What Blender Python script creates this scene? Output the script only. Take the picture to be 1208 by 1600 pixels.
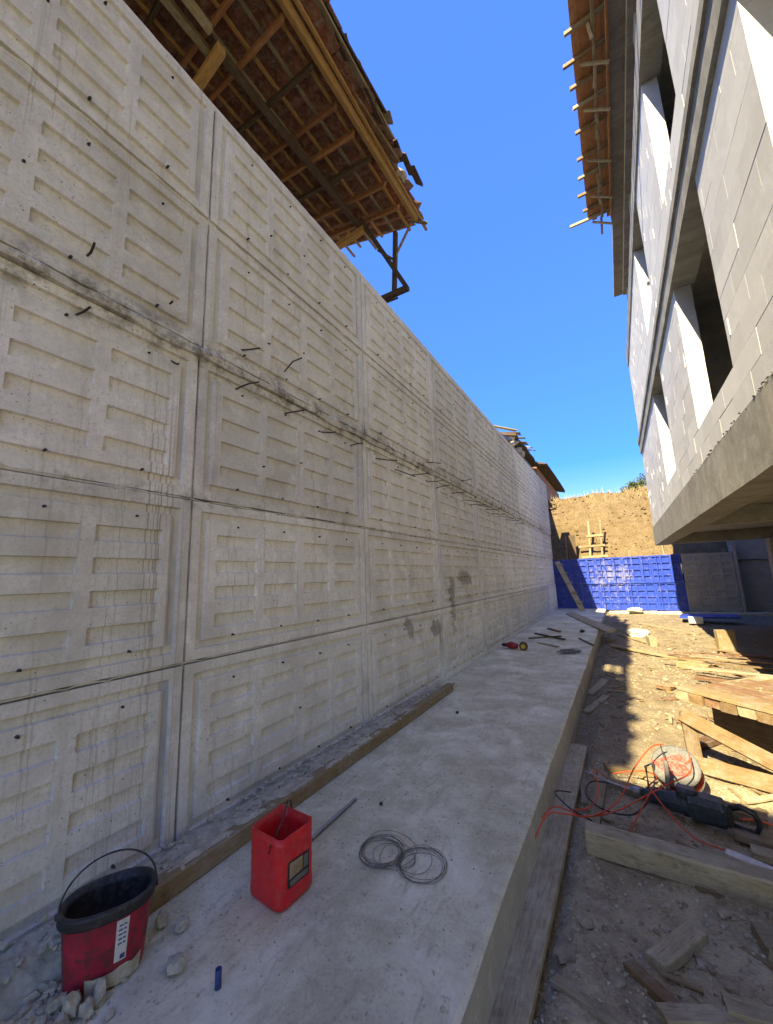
import bpy, bmesh, math, random
from mathutils import Vector, Matrix, noise, Euler
R = math.radians
rnd = random.Random(7)
for o in list(bpy.data.objects): bpy.data.objects.remove(o)
S = bpy.context.scene
COL = S.collection

# ------------------------------------------------------------------ camera
cam_d = bpy.data.cameras.new('camera'); cam = bpy.data.objects.new('camera', cam_d); COL.objects.link(cam)
S.camera = cam
cam_d.sensor_fit = 'VERTICAL'; cam_d.sensor_height = 36.0; cam_d.lens = 589.9/1600*36
cam_d.shift_y = 4.85/1600
cam_d.clip_start = 0.05; cam_d.clip_end = 2000
cam.matrix_world = Matrix(((0.85254627, 0.11480341, 0.50988727, 0.0),
                           (0.52152885, -0.12294853, -0.84432892, 0.0),
                           (-0.03424195, 0.98575039, -0.1646926, 1.55),
                           (0, 0, 0, 1)))
# ------------------------------------------------------------------ sky, sun, exposure
SUNV = Vector((1.0, 4.2, -3.8)).normalized()          # the way the light travels
ELEV = math.asin(-SUNV.z); AZ = math.atan2(-SUNV.x, -SUNV.y)
w = bpy.data.worlds.new('World'); S.world = w; w.use_nodes = True
nt = w.node_tree; nt.nodes.clear()
sky = nt.nodes.new('ShaderNodeTexSky'); sky.sky_type = 'NISHITA'; sky.sun_disc = False
sky.sun_elevation = ELEV; sky.sun_rotation = AZ
sky.altitude = 300; sky.air_density = 1.0; sky.dust_density = 0.5; sky.ozone_density = 3.0
bg = nt.nodes.new('ShaderNodeBackground'); bg.inputs['Strength'].default_value = 0.15
wo = nt.nodes.new('ShaderNodeOutputWorld')
# the camera's rendering of the sky: evened brightness, richer blue, the same in every direction
sp = nt.nodes.new('ShaderNodeSeparateColor'); sp.mode = 'HSV'; cb = nt.nodes.new('ShaderNodeCombineColor'); cb.mode = 'HSV'
def wm(op, a, b):
    x = nt.nodes.new('ShaderNodeMath'); x.operation = op; nt.links.new(a, x.inputs[0]); x.inputs[1].default_value = b; return x.outputs[0]
nt.links.new(sky.outputs[0], sp.inputs[0])
nt.links.new(wm('ADD', sp.outputs[0], 0.027), cb.inputs[0])
nt.links.new(wm('MINIMUM', wm('MULTIPLY', sp.outputs[1], 1.5), 0.96), cb.inputs[1])
nt.links.new(wm('MULTIPLY', wm('POWER', wm('MULTIPLY', sp.outputs[2], 0.465), 0.25), 1.55), cb.inputs[2])
nt.links.new(cb.outputs[0], bg.inputs[0]); nt.links.new(bg.outputs[0], wo.inputs[0])
sd = bpy.data.lights.new('sun', 'SUN'); sd.energy = 2.0; sd.angle = R(0.5); sd.color = (1.0, 0.94, 0.84)
sun = bpy.data.objects.new('sun', sd); COL.objects.link(sun)
sun.rotation_euler = SUNV.to_track_quat('-Z', 'Y').to_euler()
sun.location = (-6, -25, 23)
S.view_settings.view_transform = 'Standard'; S.view_settings.look = 'None'
S.view_settings.exposure = 3.0; S.view_settings.gamma = 1.0; S.view_settings.use_curve_mapping = False
S.view_settings.use_white_balance = True; S.view_settings.white_balance_temperature = 9800; S.view_settings.white_balance_tint = 0
S.cycles.max_bounces = 8; S.cycles.diffuse_bounces = 5

# ------------------------------------------------------------------ helpers
WORLD = {}
def tag(o, label=None, cat=None, group=None, kind=None):
    if label: o['label'] = label
    if cat: o['category'] = cat
    if group: o['group'] = group
    if kind: o['kind'] = kind
    return o
def put(o, parent, M):
    COL.objects.link(o)
    WORLD[o] = M
    if parent is not None:
        o.parent = parent; o.matrix_basis = WORLD[parent].inverted() @ M
    else:
        o.matrix_basis = M
    return o
def empty(name, loc):
    o = bpy.data.objects.new(name, None); o.empty_display_size = 0.2
    return put(o, None, Matrix.Translation(Vector(loc)))
def axes(x, y, z, loc):
    M = Matrix((x, y, z)).transposed().to_4x4(); M.translation = Vector(loc); return M
class MB:
    def __init__(s): s.v = []; s.f = []; s.m = []
    def add(s, vs, fs, mi=0):
        b = len(s.v); s.v += [tuple(v) for v in vs]
        for f in fs: s.f.append(tuple(b+i for i in f)); s.m.append(mi)
    def box(s, x0, x1, y0, y1, z0, z1, mi=0):
        s.add([(x0,y0,z0),(x1,y0,z0),(x1,y1,z0),(x0,y1,z0),(x0,y0,z1),(x1,y0,z1),(x1,y1,z1),(x0,y1,z1)],
              [(0,3,2,1),(4,5,6,7),(0,1,5,4),(1,2,6,5),(2,3,7,6),(3,0,4,7)], mi)
    def obox(s, c, ax, ay, az, mi=0):   # centre and half axes
        c, ax, ay, az = map(Vector, (c, ax, ay, az)); vs = []
        for k in (-1, 1):
            for (i, j) in ((-1,-1),(1,-1),(1,1),(-1,1)): vs.append(c + ax*i + ay*j + az*k)
        s.add(vs, [(0,3,2,1),(4,5,6,7),(0,1,5,4),(1,2,6,5),(2,3,7,6),(3,0,4,7)], mi)
    def tube(s, pts, r, n=6, mi=0, closed=False):
        pts = [Vector(p) for p in pts]; L = len(pts); rs = r if isinstance(r, (list, tuple)) else [r]*L
        rings = []; up = Vector((0.13, 0.21, 0.97))
        for i, p in enumerate(pts):
            a = pts[(i-1) % L] if (closed or i > 0) else p; b = pts[(i+1) % L] if (closed or i < L-1) else p
            d = (b-a).normalized(); x = d.cross(up)
            if x.length < 1e-3: x = d.cross(Vector((1,0,0)))
            x.normalize(); y = d.cross(x)
            rings.append([p + (x*math.cos(2*math.pi*k/n) + y*math.sin(2*math.pi*k/n))*rs[i] for k in range(n)])
        vs = [v for r_ in rings for v in r_]; fs = []
        for i in range(L if closed else L-1):
            j = (i+1) % L
            for k in range(n): fs.append((i*n+k, i*n+(k+1) % n, j*n+(k+1) % n, j*n+k))
        if not closed: fs.append(tuple(range(n-1, -1, -1))); fs.append(tuple((L-1)*n+k for k in range(n)))
        s.add(vs, fs, mi)
    def rock(s, c, r, seed, sub=1, flat=0.7, mi=0):
        bm = bmesh.new(); bmesh.ops.create_icosphere(bm, subdivisions=sub, radius=1.0)
        o = Vector((seed*1.37, seed*0.71, seed*2.11)); q = Euler((seed*1.1, seed*2.3, seed*0.7)).to_matrix()
        rr = Vector(r) if not isinstance(r, (int, float)) else Vector((r, r, r*flat))
        vs = []
        for v in bm.verts:
            d = 1.0 + 0.55*noise.noise(v.co*1.3+o) + 0.18*noise.noise(v.co*3.1+o)
            p = q @ (v.co*d); vs.append(Vector(c)+Vector((p.x*rr.x, p.y*rr.y, p.z*rr.z)))
        fs = [tuple(x.index for x in f.verts) for f in bm.faces]; bm.free(); s.add(vs, fs, mi)
    def mesh(s, name, mats, smooth=False):
        me = bpy.data.meshes.new(name); me.from_pydata(s.v, [], s.f)
        for m in (mats if isinstance(mats, (list, tuple)) else [mats]): me.materials.append(m)
        me.polygons.foreach_set('material_index', s.m)
        if smooth: me.polygons.foreach_set('use_smooth', [True]*len(s.f))
        me.update(); return me
    def build(s, name, mats, parent=None, M=None, smooth=False, origin=None):
        if origin is not None:
            o_ = Vector(origin); s.v = [tuple(Vector(v)-o_) for v in s.v]; M = Matrix.Translation(o_)
        o = bpy.data.objects.new(name, s.mesh(name, mats, smooth))
        return put(o, parent, M or Matrix.Identity(4))

# ------------------------------------------------------------------ materials
def newmat(name, rough=0.9, metallic=0.0, spec=0.3):
    m = bpy.data.materials.new(name); m.use_nodes = True; n = m.node_tree.nodes; b = n['Principled BSDF']
    b.inputs['Roughness'].default_value = rough; b.inputs['Metallic'].default_value = metallic
    b.inputs['Specular IOR Level'].default_value = spec
    return m, m.node_tree, b
class NG:
    """little node-graph helper"""
    def __init__(s, t): s.t = t
    def n(s, ty, **kw):
        x = s.t.nodes.new(ty)
        for k, v in kw.items(): setattr(x, k, v)
        return x
    def link(s, a, b): s.t.links.new(a, b)
    def coord(s, kind='pos', scale=(1,1,1), loc=(0,0,0)):
        if kind == 'pos': src = s.n('ShaderNodeNewGeometry').outputs['Position']
        else: src = s.n('ShaderNodeTexCoord').outputs['Object']
        mp = s.n('ShaderNodeMapping'); mp.inputs['Scale'].default_value = scale; mp.inputs['Location'].default_value = loc
        s.link(src, mp.inputs['Vector']); return mp.outputs[0]
    def noise(s, vec, scale, detail=6, rough=0.6, dist=0.0):
        x = s.n('ShaderNodeTexNoise'); x.inputs['Scale'].default_value = scale; x.inputs['Detail'].default_value = detail
        x.inputs['Roughness'].default_value = rough; x.inputs['Distortion'].default_value = dist
        s.link(vec, x.inputs['Vector']); return x.outputs['Fac']
    def voro(s, vec, scale, out='Distance', rand=1.0):
        x = s.n('ShaderNodeTexVoronoi'); x.inputs['Scale'].default_value = scale; x.inputs['Randomness'].default_value = rand
        s.link(vec, x.inputs['Vector']); return x.outputs[out]
    def ramp(s, fac, stops):
        x = s.n('ShaderNodeValToRGB'); e = x.color_ramp.elements
        while len(e) < len(stops): e.new(0.5)
        for i, (p, c) in enumerate(stops):
            e[i].position = p; e[i].color = (c, c, c, 1) if isinstance(c, (int, float)) else (*c, 1)
        s.link(fac, x.inputs[0]); return x.outputs[0]
    def mix(s, fac, a, b, blend='MIX'):
        x = s.n('ShaderNodeMix', data_type='RGBA', blend_type=blend)
        for inp, v in ((x.inputs[0], fac), (x.inputs[6], a), (x.inputs[7], b)):
            if isinstance(v, bpy.types.NodeSocket): s.link(v, inp)
            elif isinstance(v, (int, float)): inp.default_value = v
            else: inp.default_value = (*v, 1)
        return x.outputs[2]
    def math(s, op, a, b=None, c=None, clamp=False):
        x = s.n('ShaderNodeMath', operation=op, use_clamp=clamp)
        for inp, v in zip(x.inputs, (a, b, c)):
            if v is None: continue
            if isinstance(v, bpy.types.NodeSocket): s.link(v, inp)
            else: inp.default_value = v
        return x.outputs[0]
    def sep(s, kind='pos'):
        x = s.n('ShaderNodeSeparateXYZ')
        s.link(s.n('ShaderNodeNewGeometry').outputs['Position'] if kind == 'pos' else s.n('ShaderNodeTexCoord').outputs['Object'], x.inputs[0])
        return x.outputs
    def bump(s, h, strength, dist, bsdf, prev=None):
        x = s.n('ShaderNodeBump'); x.inputs['Strength'].default_value = strength; x.inputs['Distance'].default_value = dist
        s.link(h, x.inputs['Height'])
        if prev: s.link(prev, x.inputs['Normal'])
        s.link(x.outputs[0], bsdf.inputs['Normal']); return x.outputs[0]
    def rand(s): return s.n('ShaderNodeObjectInfo').outputs['Random']

def concrete(name, base=(0.42,0.405,0.37), dark=(0.27,0.26,0.235), light=(0.54,0.53,0.49), streak=0.0, stain=(0.24,0.19,0.13), pores=1.0, dusty=0.0, perobj=0.1, special=False):
    m, t, b = newmat(name, 0.92, spec=0.2); g = NG(t); P = g.coord('pos')
    big = g.noise(P, 1.3, 5, 0.6); mid = g.noise(P, 6.5, 6, 0.65, 0.4); fine = g.noise(P, 60, 4, 0.7)
    c = g.mix(g.ramp(big, [(0.3, 0), (0.7, 1)]), dark, base)
    c = g.mix(0.4, c, base)
    c = g.mix(g.math('MULTIPLY', g.ramp(mid, [(0.5, 0), (0.72, 1)]), 0.75), c, light)
    c = g.mix(g.math('MULTIPLY', g.ramp(mid, [(0.28, 1), (0.45, 0)]), 0.5), c, dark)
    c = g.mix(g.math('MULTIPLY', g.ramp(fine, [(0.34, 1), (0.5, 0)]), 0.6), c, dark)
    sm = g.noise(P, 24, 6, 0.75, 0.3); c = g.mix(g.math('MULTIPLY', g.ramp(sm, [(0.52, 0), (0.7, 1)]), 0.5), c, dark)
    if streak:
        # water runs: thin, vertical, uneven along the wall
        st = g.noise(g.coord('pos', (0, 9, 0.22)), 1.6, 5, 0.72, 0.15)
        on = g.ramp(g.noise(g.coord('pos', (0, 0.9, 0.5), (3, 8, 1)), 1.0, 3), [(0.42, 0), (0.62, 1)])
        k = g.math('MULTIPLY', g.ramp(st, [(0.55, 0), (0.66, 1)]), on)
        c = g.mix(g.math('MULTIPLY', k, streak), c, stain)
        st2 = g.noise(g.coord('pos', (0, 22, 0.35), (0, 5, 0)), 1.5, 3, 0.6, 0.3)
        k2 = g.math('MULTIPLY', g.ramp(st2, [(0.6, 0), (0.64, 1)]), g.ramp(g.noise(g.coord('pos', (0,1,.7), (9, 2, 4)), 0.9, 3), [(0.5, 0), (0.62, 1)]))
        c = g.mix(g.math('MULTIPLY', k2, streak*0.9), c, (0.2, 0.15, 0.11))
        wash = g.ramp(g.noise(g.coord('pos', (0, 2.2, 0.5), (1, 1, 9)), 1.2, 5, 0.65), [(0.5, 0), (0.75, 1)])
        c = g.mix(g.math('MULTIPLY', wash, 0.4), c, (0.5, 0.45, 0.40))
        gr = g.ramp(g.noise(g.coord('pos', (0, 1.0, 0.75), (2, 6, 3)), 2.3, 7, 0.72, 0.5), [(0.50, 0), (0.66, 1)]); c = g.mix(g.math('MULTIPLY', gr, 0.5), c, (0.44, 0.42, 0.38))
    if special:
        x, y, z = g.sep()
        # mould and laitance along the ledge
        dz = g.math('ABSOLUTE', g.math('SUBTRACT', z, 3.2))
        k = g.math('MULTIPLY', g.ramp(dz, [(0.02, 1), (0.22, 0)]), g.ramp(g.noise(P, 7, 6, 0.75), [(0.46, 0), (0.62, 1)]))
        c = g.mix(g.math('MULTIPLY', k, 0.75), c, (0.09, 0.08, 0.065))
        dz = g.math('ABSOLUTE', g.math('SUBTRACT', z, 2.13))
        k = g.math('MULTIPLY', g.ramp(dz, [(0.01, 1), (0.10, 0)]), g.ramp(g.noise(P, 6, 6, 0.75), [(0.5, 0), (0.66, 1)]))
        c = g.mix(g.math('MULTIPLY', k, 0.55), c, (0.12, 0.11, 0.09))
        # rusty water drips below the bars of the nearest panels
        dr = g.noise(g.coord('pos', (0, 55, 0.28), (0, 2.3, 0)), 1.0, 2, 0.5, 0.2)
        ymask = g.math('MULTIPLY', g.ramp(y, [(0.0, 1), (1.0, 1)]), g.ramp(g.math('ABSOLUTE', g.math('SUBTRACT', y, 1.15)), [(0.15, 1), (0.42, 0)]))
        zmask = g.ramp(g.math('DIVIDE', z, 4.0), [(0.1, 0.5), (0.55, 1), (0.8, 0)])
        k = g.math('MULTIPLY', g.math('MULTIPLY', g.ramp(dr, [(0.60, 0), (0.64, 1)]), ymask), zmask)
        c = g.mix(g.math('MULTIPLY', k, 0.6), c, (0.26, 0.19, 0.135))
        # damp mortar patches
        for (cy, cz, ry, rz) in ((6.75, 1.5, 0.42, 0.16), (6.05, 1.15, 0.14, 0.42), (5.35, 0.78, 0.22, 0.24), (4.5, 0.92, 0.12, 0.16)):
            dy_ = g.math('DIVIDE', g.math('SUBTRACT', y, cy), ry); dz_ = g.math('DIVIDE', g.math('SUBTRACT', z, cz), rz)
            d = g.math('SQRT', g.math('ADD', g.math('MULTIPLY', dy_, dy_), g.math('MULTIPLY', dz_, dz_)))
            d = g.math('ADD', d, g.math('MULTIPLY', g.math('SUBTRACT', g.noise(P, 4, 4, 0.7), 0.5), 2.4))
            c = g.mix(g.math('MULTIPLY', g.ramp(d, [(0.7, 1), (0.95, 0)]), 0.6), c, (0.17, 0.16, 0.145))
    if dusty:
        du = g.ramp(g.noise(P, 1.7, 7, 0.68, 0.3), [(0.45, 0), (0.68, 1)])
        c = g.mix(g.math('MULTIPLY', du, dusty), c, (0.82, 0.79, 0.64))
        # scuffs, trowel sweeps and old wet marks
        tw = g.noise(g.coord('pos', (5, 1.2, 1)), 3.0, 6, 0.7, 1.2); c = g.mix(g.math('MULTIPLY', g.ramp(tw, [(0.54, 0), (0.66, 1)]), 0.6), c, (0.40, 0.36, 0.26))
        sp_ = g.ramp(g.noise(g.coord('pos', (1, 1, 1), (4, 4, 4)), 16, 5, 0.75), [(0.6, 0), (0.66, 1)]); c = g.mix(g.math('MULTIPLY', sp_, 0.55), c, (0.22, 0.2, 0.17))
    if pores:
        pv = g.math('ADD', g.voro(P, 30), g.math('MULTIPLY', g.noise(g.coord('pos', (1, 1, 1), (7, 7, 7)), 22, 2), 0.28)); pm = g.ramp(g.noise(P, 2.5, 3), [(0.42, 0), (0.56, 1)])
        k = g.math('MULTIPLY', g.ramp(pv, [(0.20, 1), (0.27, 0)]), pm)
        c = g.mix(g.math('MULTIPLY', k, 0.8*pores), c, (0.1, 0.095, 0.085))
    if perobj:
        c = g.mix(1.0, c, g.ramp(g.rand(), [(0, 1-perobj), (1, 1+perobj*0.5)]), 'MULTIPLY')
    g.link(c, b.inputs['Base Color'])
    h = g.math('ADD', g.math('MULTIPLY', mid, 0.6), g.math('MULTIPLY', fine, 0.25))
    g.bump(h, 0.45, 0.007, b)
    return m

def wood(name, a, b_, dark, grain=1.0, dirt=0.35, dust=(0.46,0.42,0.34)):
    m, t, b = newmat(name, 0.82, spec=0.2); g = NG(t)
    V = g.coord('obj', (1.3, 14, 14)); off = g.n('ShaderNodeVectorMath', operation='ADD')
    g.link(V, off.inputs[0]); cr = g.n('ShaderNodeCombineXYZ'); r = g.rand()
    g.link(g.math('MULTIPLY', r, 37.0), cr.inputs[0]); g.link(g.math('MULTIPLY', r, 91.0), cr.inputs[1]); g.link(cr.outputs[0], off.inputs[1])
    V = off.outputs[0]
    n1 = g.noise(V, 1.6, 6, 0.65, 0.6); n2 = g.noise(V, 7, 4, 0.7)
    c = g.mix(g.ramp(n1, [(0.3, 0), (0.7, 1)]), a, b_)
    c = g.mix(g.math('MULTIPLY', g.ramp(n2, [(0.35, 1), (0.52, 0)]), 0.6*grain), c, dark)
    d = g.ramp(g.noise(g.coord('pos'), 7, 6, 0.7), [(0.48, 0), (0.68, 1)])
    c = g.mix(g.math('MULTIPLY', d, dirt), c, dust)
    d2 = g.ramp(g.noise(g.coord('pos', (1,1,1), (5,5,5)), 11, 5, 0.7), [(0.56, 0), (0.7, 1)])
    c = g.mix(g.math('MULTIPLY', d2, dirt), c, dark)
    c = g.mix(1.0, c, g.ramp(r, [(0, 0.72), (1, 1.12)]), 'MULTIPLY')
    g.link(c, b.inputs['Base Color']); g.bump(n2, 0.5, 0.004, b)
    return m

def plain(name, col, rough=0.6, metallic=0.0, var=0.25, scale=9, spec=0.4, dirt=None, dirtamt=0.4, bump=0.2):
    m, t, b = newmat(name, rough, metallic, spec); g = NG(t); P = g.coord('pos')
    n1 = g.noise(P, scale, 6, 0.65); c = g.mix(g.ramp(n1, [(0.3, 0), (0.7, 1)]), tuple(x*(1-var) for x in col), tuple(min(1, x*(1+var)) for x in col))
    if dirt:
        k = g.ramp(g.noise(P, scale*2.3, 6, 0.72, 0.5), [(0.47, 0), (0.64, 1)]); c = g.mix(g.math('MULTIPLY', k, dirtamt), c, dirt)
    g.link(c, b.inputs['Base Color'])
    if bump: g.bump(g.noise(P, scale*5, 4, 0.7), bump, 0.003, b)
    return m

def soil(name, a, b_, c_, scale=1.0, stones=0.5):
    m, t, b = newmat(name, 0.97, spec=0.1); g = NG(t); P = g.coord('pos')
    n1 = g.noise(P, 0.8*scale, 6, 0.65, 0.3); n2 = g.noise(P, 9*scale, 7, 0.72); v = g.voro(P, 75*scale, 'Color')
    c = g.mix(g.ramp(n1, [(0.35, 0), (0.65, 1)]), a, b_)
    c = g.mix(g.math('MULTIPLY', g.ramp(n2, [(0.5, 0), (0.7, 1)]), 0.7), c, c_)
    c = g.mix(g.math('MULTIPLY', g.ramp(n2, [(0.3, 1), (0.45, 0)]), 0.6), c, tuple(x*0.5 for x in a))
    bw = g.n('ShaderNodeRGBToBW'); g.link(v, bw.inputs[0])
    c = g.mix(stones, c, g.ramp(bw.outputs[0], [(0.2, 0.55), (0.8, 1.35)]), 'MULTIPLY')
    if scale == 1.0:  # cement dust, kept to the shaded near soil to brighten that shade too
        x, y, z = g.sep()
        k = g.math('MULTIPLY', g.ramp(g.noise(P, 2.6, 7, 0.7, 0.4), [(0.38, 0), (0.6, 1)]), g.ramp(g.math('DIVIDE', y, 10.0), [(0.40, 1), (0.47, 0)]))
        c = g.mix(g.math('MULTIPLY', k, 0.75), c, (0.50, 0.44, 0.30))
    g.link(c, b.inputs['Base Color'])
    vd = g.voro(P, 75*scale); h = g.math('ADD', n2, g.math('MULTIPLY', vd, -0.5))
    g.bump(h, 0.7, 0.02/scale, b)
    return m

M_WALL = concrete('cast_concrete', streak=0.38, special=True, perobj=0.15, base=(0.77,0.765,0.735), light=(0.88,0.875,0.85), dark=(0.52,0.512,0.485))
M_CORE = concrete('rough_concrete', base=(0.33,0.31,0.27), dark=(0.16,0.15,0.13), light=(0.46,0.45,0.41), pores=0.5, perobj=0)
M_SLAB = concrete('slab_concrete', base=(0.63,0.59,0.42), dark=(0.35,0.32,0.22), light=(0.74,0.70,0.52), dusty=0.9, pores=0.8, perobj=0)
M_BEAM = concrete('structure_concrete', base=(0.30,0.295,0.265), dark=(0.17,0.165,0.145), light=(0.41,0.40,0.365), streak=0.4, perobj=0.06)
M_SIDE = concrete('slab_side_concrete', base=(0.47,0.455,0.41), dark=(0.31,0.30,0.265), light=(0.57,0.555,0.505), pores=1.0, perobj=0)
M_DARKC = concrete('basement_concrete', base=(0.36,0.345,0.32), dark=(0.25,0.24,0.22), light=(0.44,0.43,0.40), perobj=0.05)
M_BLOCK = concrete('aerated_block', base=(0.60,0.605,0.605), dark=(0.52,0.525,0.525), light=(0.65,0.655,0.655), pores=0.15, perobj=0.1)
M_MORTAR = plain('white_mortar', (0.76,0.755,0.74), 0.95, var=0.08, spec=0.1)
M_TIE = plain('tie_stub', (0.035,0.032,0.03), 0.7, var=0.2)
M_REBAR = plain('rusted_rebar', (0.055,0.04,0.032), 0.8, 0.2, var=0.35, scale=30)
M_WNEW = wood('new_lumber', (0.27,0.18,0.098), (0.215,0.135,0.07), (0.10,0.06,0.03), dirt=0.5, dust=(0.36,0.33,0.29))
M_WROOF = wood('roof_lumber', (0.60,0.37,0.15), (0.46,0.27,0.105), (0.2,0.10,0.04), dirt=0.35, dust=(0.3,0.24,0.17))
M_WOLD = wood('grey_lumber', (0.40,0.335,0.225), (0.30,0.25,0.165), (0.14,0.11,0.07), dirt=0.55, dust=(0.48,0.44,0.34))
M_WPALE = wood('pale_lumber', (0.34,0.25,0.145), (0.275,0.20,0.11), (0.14,0.095,0.05), dirt=0.5, dust=(0.38,0.35,0.31))
M_WRAFT = wood('rafter_lumber', (0.46,0.23,0.11), (0.36,0.165,0.08), (0.17,0.075,0.035), dirt=0.25)
M_WRED = wood('reddish_lumber', (0.23,0.135,0.085), (0.17,0.095,0.058), (0.08,0.045,0.028), dirt=0.45, dust=(0.36,0.33,0.29))
M_WDARK = wood('weathered_dark_wood', (0.15,0.105,0.07), (0.10,0.07,0.048), (0.04,0.03,0.02), dirt=0.2, dust=(0.25,0.23,0.2))
M_TILE = plain('old_clay_tile', (0.25,0.10,0.062), 0.9, var=0.45, scale=5, dirt=(0.30,0.275,0.24), dirtamt=0.85, bump=0.4)
M_GROUND = soil('site_soil', (0.21,0.165,0.108), (0.275,0.225,0.155), (0.345,0.295,0.22), 1.0, 0.4)
M_HILL = soil('ochre_earth', (0.14,0.098,0.055), (0.185,0.135,0.08), (0.24,0.185,0.115), 0.45, 0.5)
M_GRAVEL = plain('rubble_stone', (0.28,0.235,0.175), 0.95, var=0.4, scale=14, bump=0.5, spec=0.1)
M_GREYRUB = plain('concrete_rubble', (0.42,0.385,0.30), 0.95, var=0.3, scale=22, bump=0.6, spec=0.1)
M_WIRE = plain('binding_wire', (0.2,0.19,0.18), 0.55, 0.5, var=0.3)
M_BLACK = plain('black_plastic', (0.018,0.018,0.019), 0.45, var=0.3, dirt=(0.14,0.13,0.12), dirtamt=0.35)
M_REDP = plain('red_plastic', (0.66,0.016,0.026), 0.4, var=0.14, spec=0.45, dirt=(0.5,0.1,0.08), dirtamt=0.5, scale=14)
M_CRIM = plain('crimson_label', (0.36,0.016,0.04), 0.5, var=0.3, dirt=(0.07,0.03,0.03), dirtamt=0.9, scale=11)
M_PAPER = plain('stained_paper', (0.50,0.45,0.36), 0.85, var=0.2, dirt=(0.3,0.22,0.13), dirtamt=0.5, scale=20)
M_WHITE = plain('white_sticker', (0.62,0.61,0.58), 0.7, var=0.1, dirt=(0.36,0.35,0.33), dirtamt=0.5, scale=30)
M_BLUET = plain('blue_pipe_plastic', (0.03,0.06,0.2), 0.5, var=0.2)
M_ORANGE = plain('orange_cable', (0.62,0.075,0.028), 0.5, var=0.2)
M_STEEL = plain('worn_steel', (0.27,0.26,0.25), 0.45, 0.7, var=0.3, scale=25)
M_TOOLB = plain('dark_teal_tool_body', (0.014,0.027,0.036), 0.5, var=0.35, dirt=(0.11,0.10,0.09), dirtamt=0.45, scale=16)
M_GREYP = plain('dusty_grey_plastic', (0.13,0.133,0.13), 0.7, var=0.2, dirt=(0.24,0.22,0.19), dirtamt=0.6, scale=20)
M_REDPAINT = plain('worn_red_paint', (0.42,0.045,0.03), 0.6, var=0.2, dirt=(0.26,0.23,0.21), dirtamt=0.75, scale=22)
M_TEAL = plain('teal_foam', (0.04,0.22,0.22), 0.8, var=0.3)
M_BRICK = plain('red_plaster', (0.30,0.13,0.085), 0.9, var=0.25, scale=3, dirt=(0.34,0.24,0.19), dirtamt=0.4)
M_PLASTER = plain('grey_plaster', (0.36,0.33,0.29), 0.95, var=0.3, scale=3)
M_STONEW = plain('rubble_wall_stone', (0.55,0.49,0.40), 0.95, var=0.35, scale=6, bump=0.6)
M_GRASS = plain('dry_grass', (0.44,0.34,0.17), 0.9, var=0.35, scale=3, bump=0)
M_LEAF = plain('green_leaf', (0.06,0.085,0.028), 0.8, var=0.45, scale=2, bump=0)
M_BARK = plain('bark', (0.12,0.085,0.06), 0.9, var=0.3)
M_NAIL = plain('bright_nail', (0.62,0.6,0.57), 0.4, 0.6, var=0.1)

def blue_formwork():
    m, t, b = newmat('blue_formwork_plastic', 0.42, spec=0.4); g = NG(t); P = g.coord('pos')
    c = g.mix(g.ramp(g.noise(P, 2.5, 5), [(0.3, 0), (0.7, 1)]), (0.014, 0.045, 0.34), (0.02, 0.065, 0.44))
    x, y, z = g.sep()
    # splashed cement, thick on the panels left of the middle
    near = g.ramp(g.math('ABSOLUTE', g.math('ADD', x, 0.35)), [(0.35, 1), (1.5, 0.0)])
    zz = g.ramp(g.math('ABSOLUTE', g.math('SUBTRACT', z, 1.32)), [(0.12, 1), (0.75, 0.28)])
    sp = g.ramp(g.math('ADD', g.noise(g.coord('pos', (3, 3, 1.6)), 2.2, 7, 0.75), g.math('MULTIPLY', g.math('MULTIPLY', near, zz), 0.14)), [(0.56, 0), (0.70, 1)])
    c = g.mix(g.math('MULTIPLY', sp, 0.5), c, (0.36, 0.34, 0.3))
    fl = g.ramp(g.noise(P, 19, 5, 0.75), [(0.61, 0), (0.68, 1)])
    c = g.mix(g.math('MULTIPLY', fl, 0.35), c, (0.3, 0.3, 0.32))
    g.link(c, b.inputs['Base Color']); return m
M_BLUE = blue_formwork()
def residue():
    m, t, b = newmat('concrete_with_blue_residue', 0.9, spec=0.2); g = NG(t); P = g.coord('pos')
    c = g.mix(g.ramp(g.noise(P, 5, 6), [(0.3, 0), (0.7, 1)]), (0.52, 0.51, 0.48), (0.66, 0.65, 0.61))
    k = g.ramp(g.noise(g.coord('pos', (2, 2, 0.6)), 1.7, 5, 0.7), [(0.48, 0), (0.64, 1)])
    c = g.mix(g.math('MULTIPLY', k, 0.5), c, (0.2, 0.28, 0.48))
    g.link(c, b.inputs['Base Color']); return m
M_RESID = residue()

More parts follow.
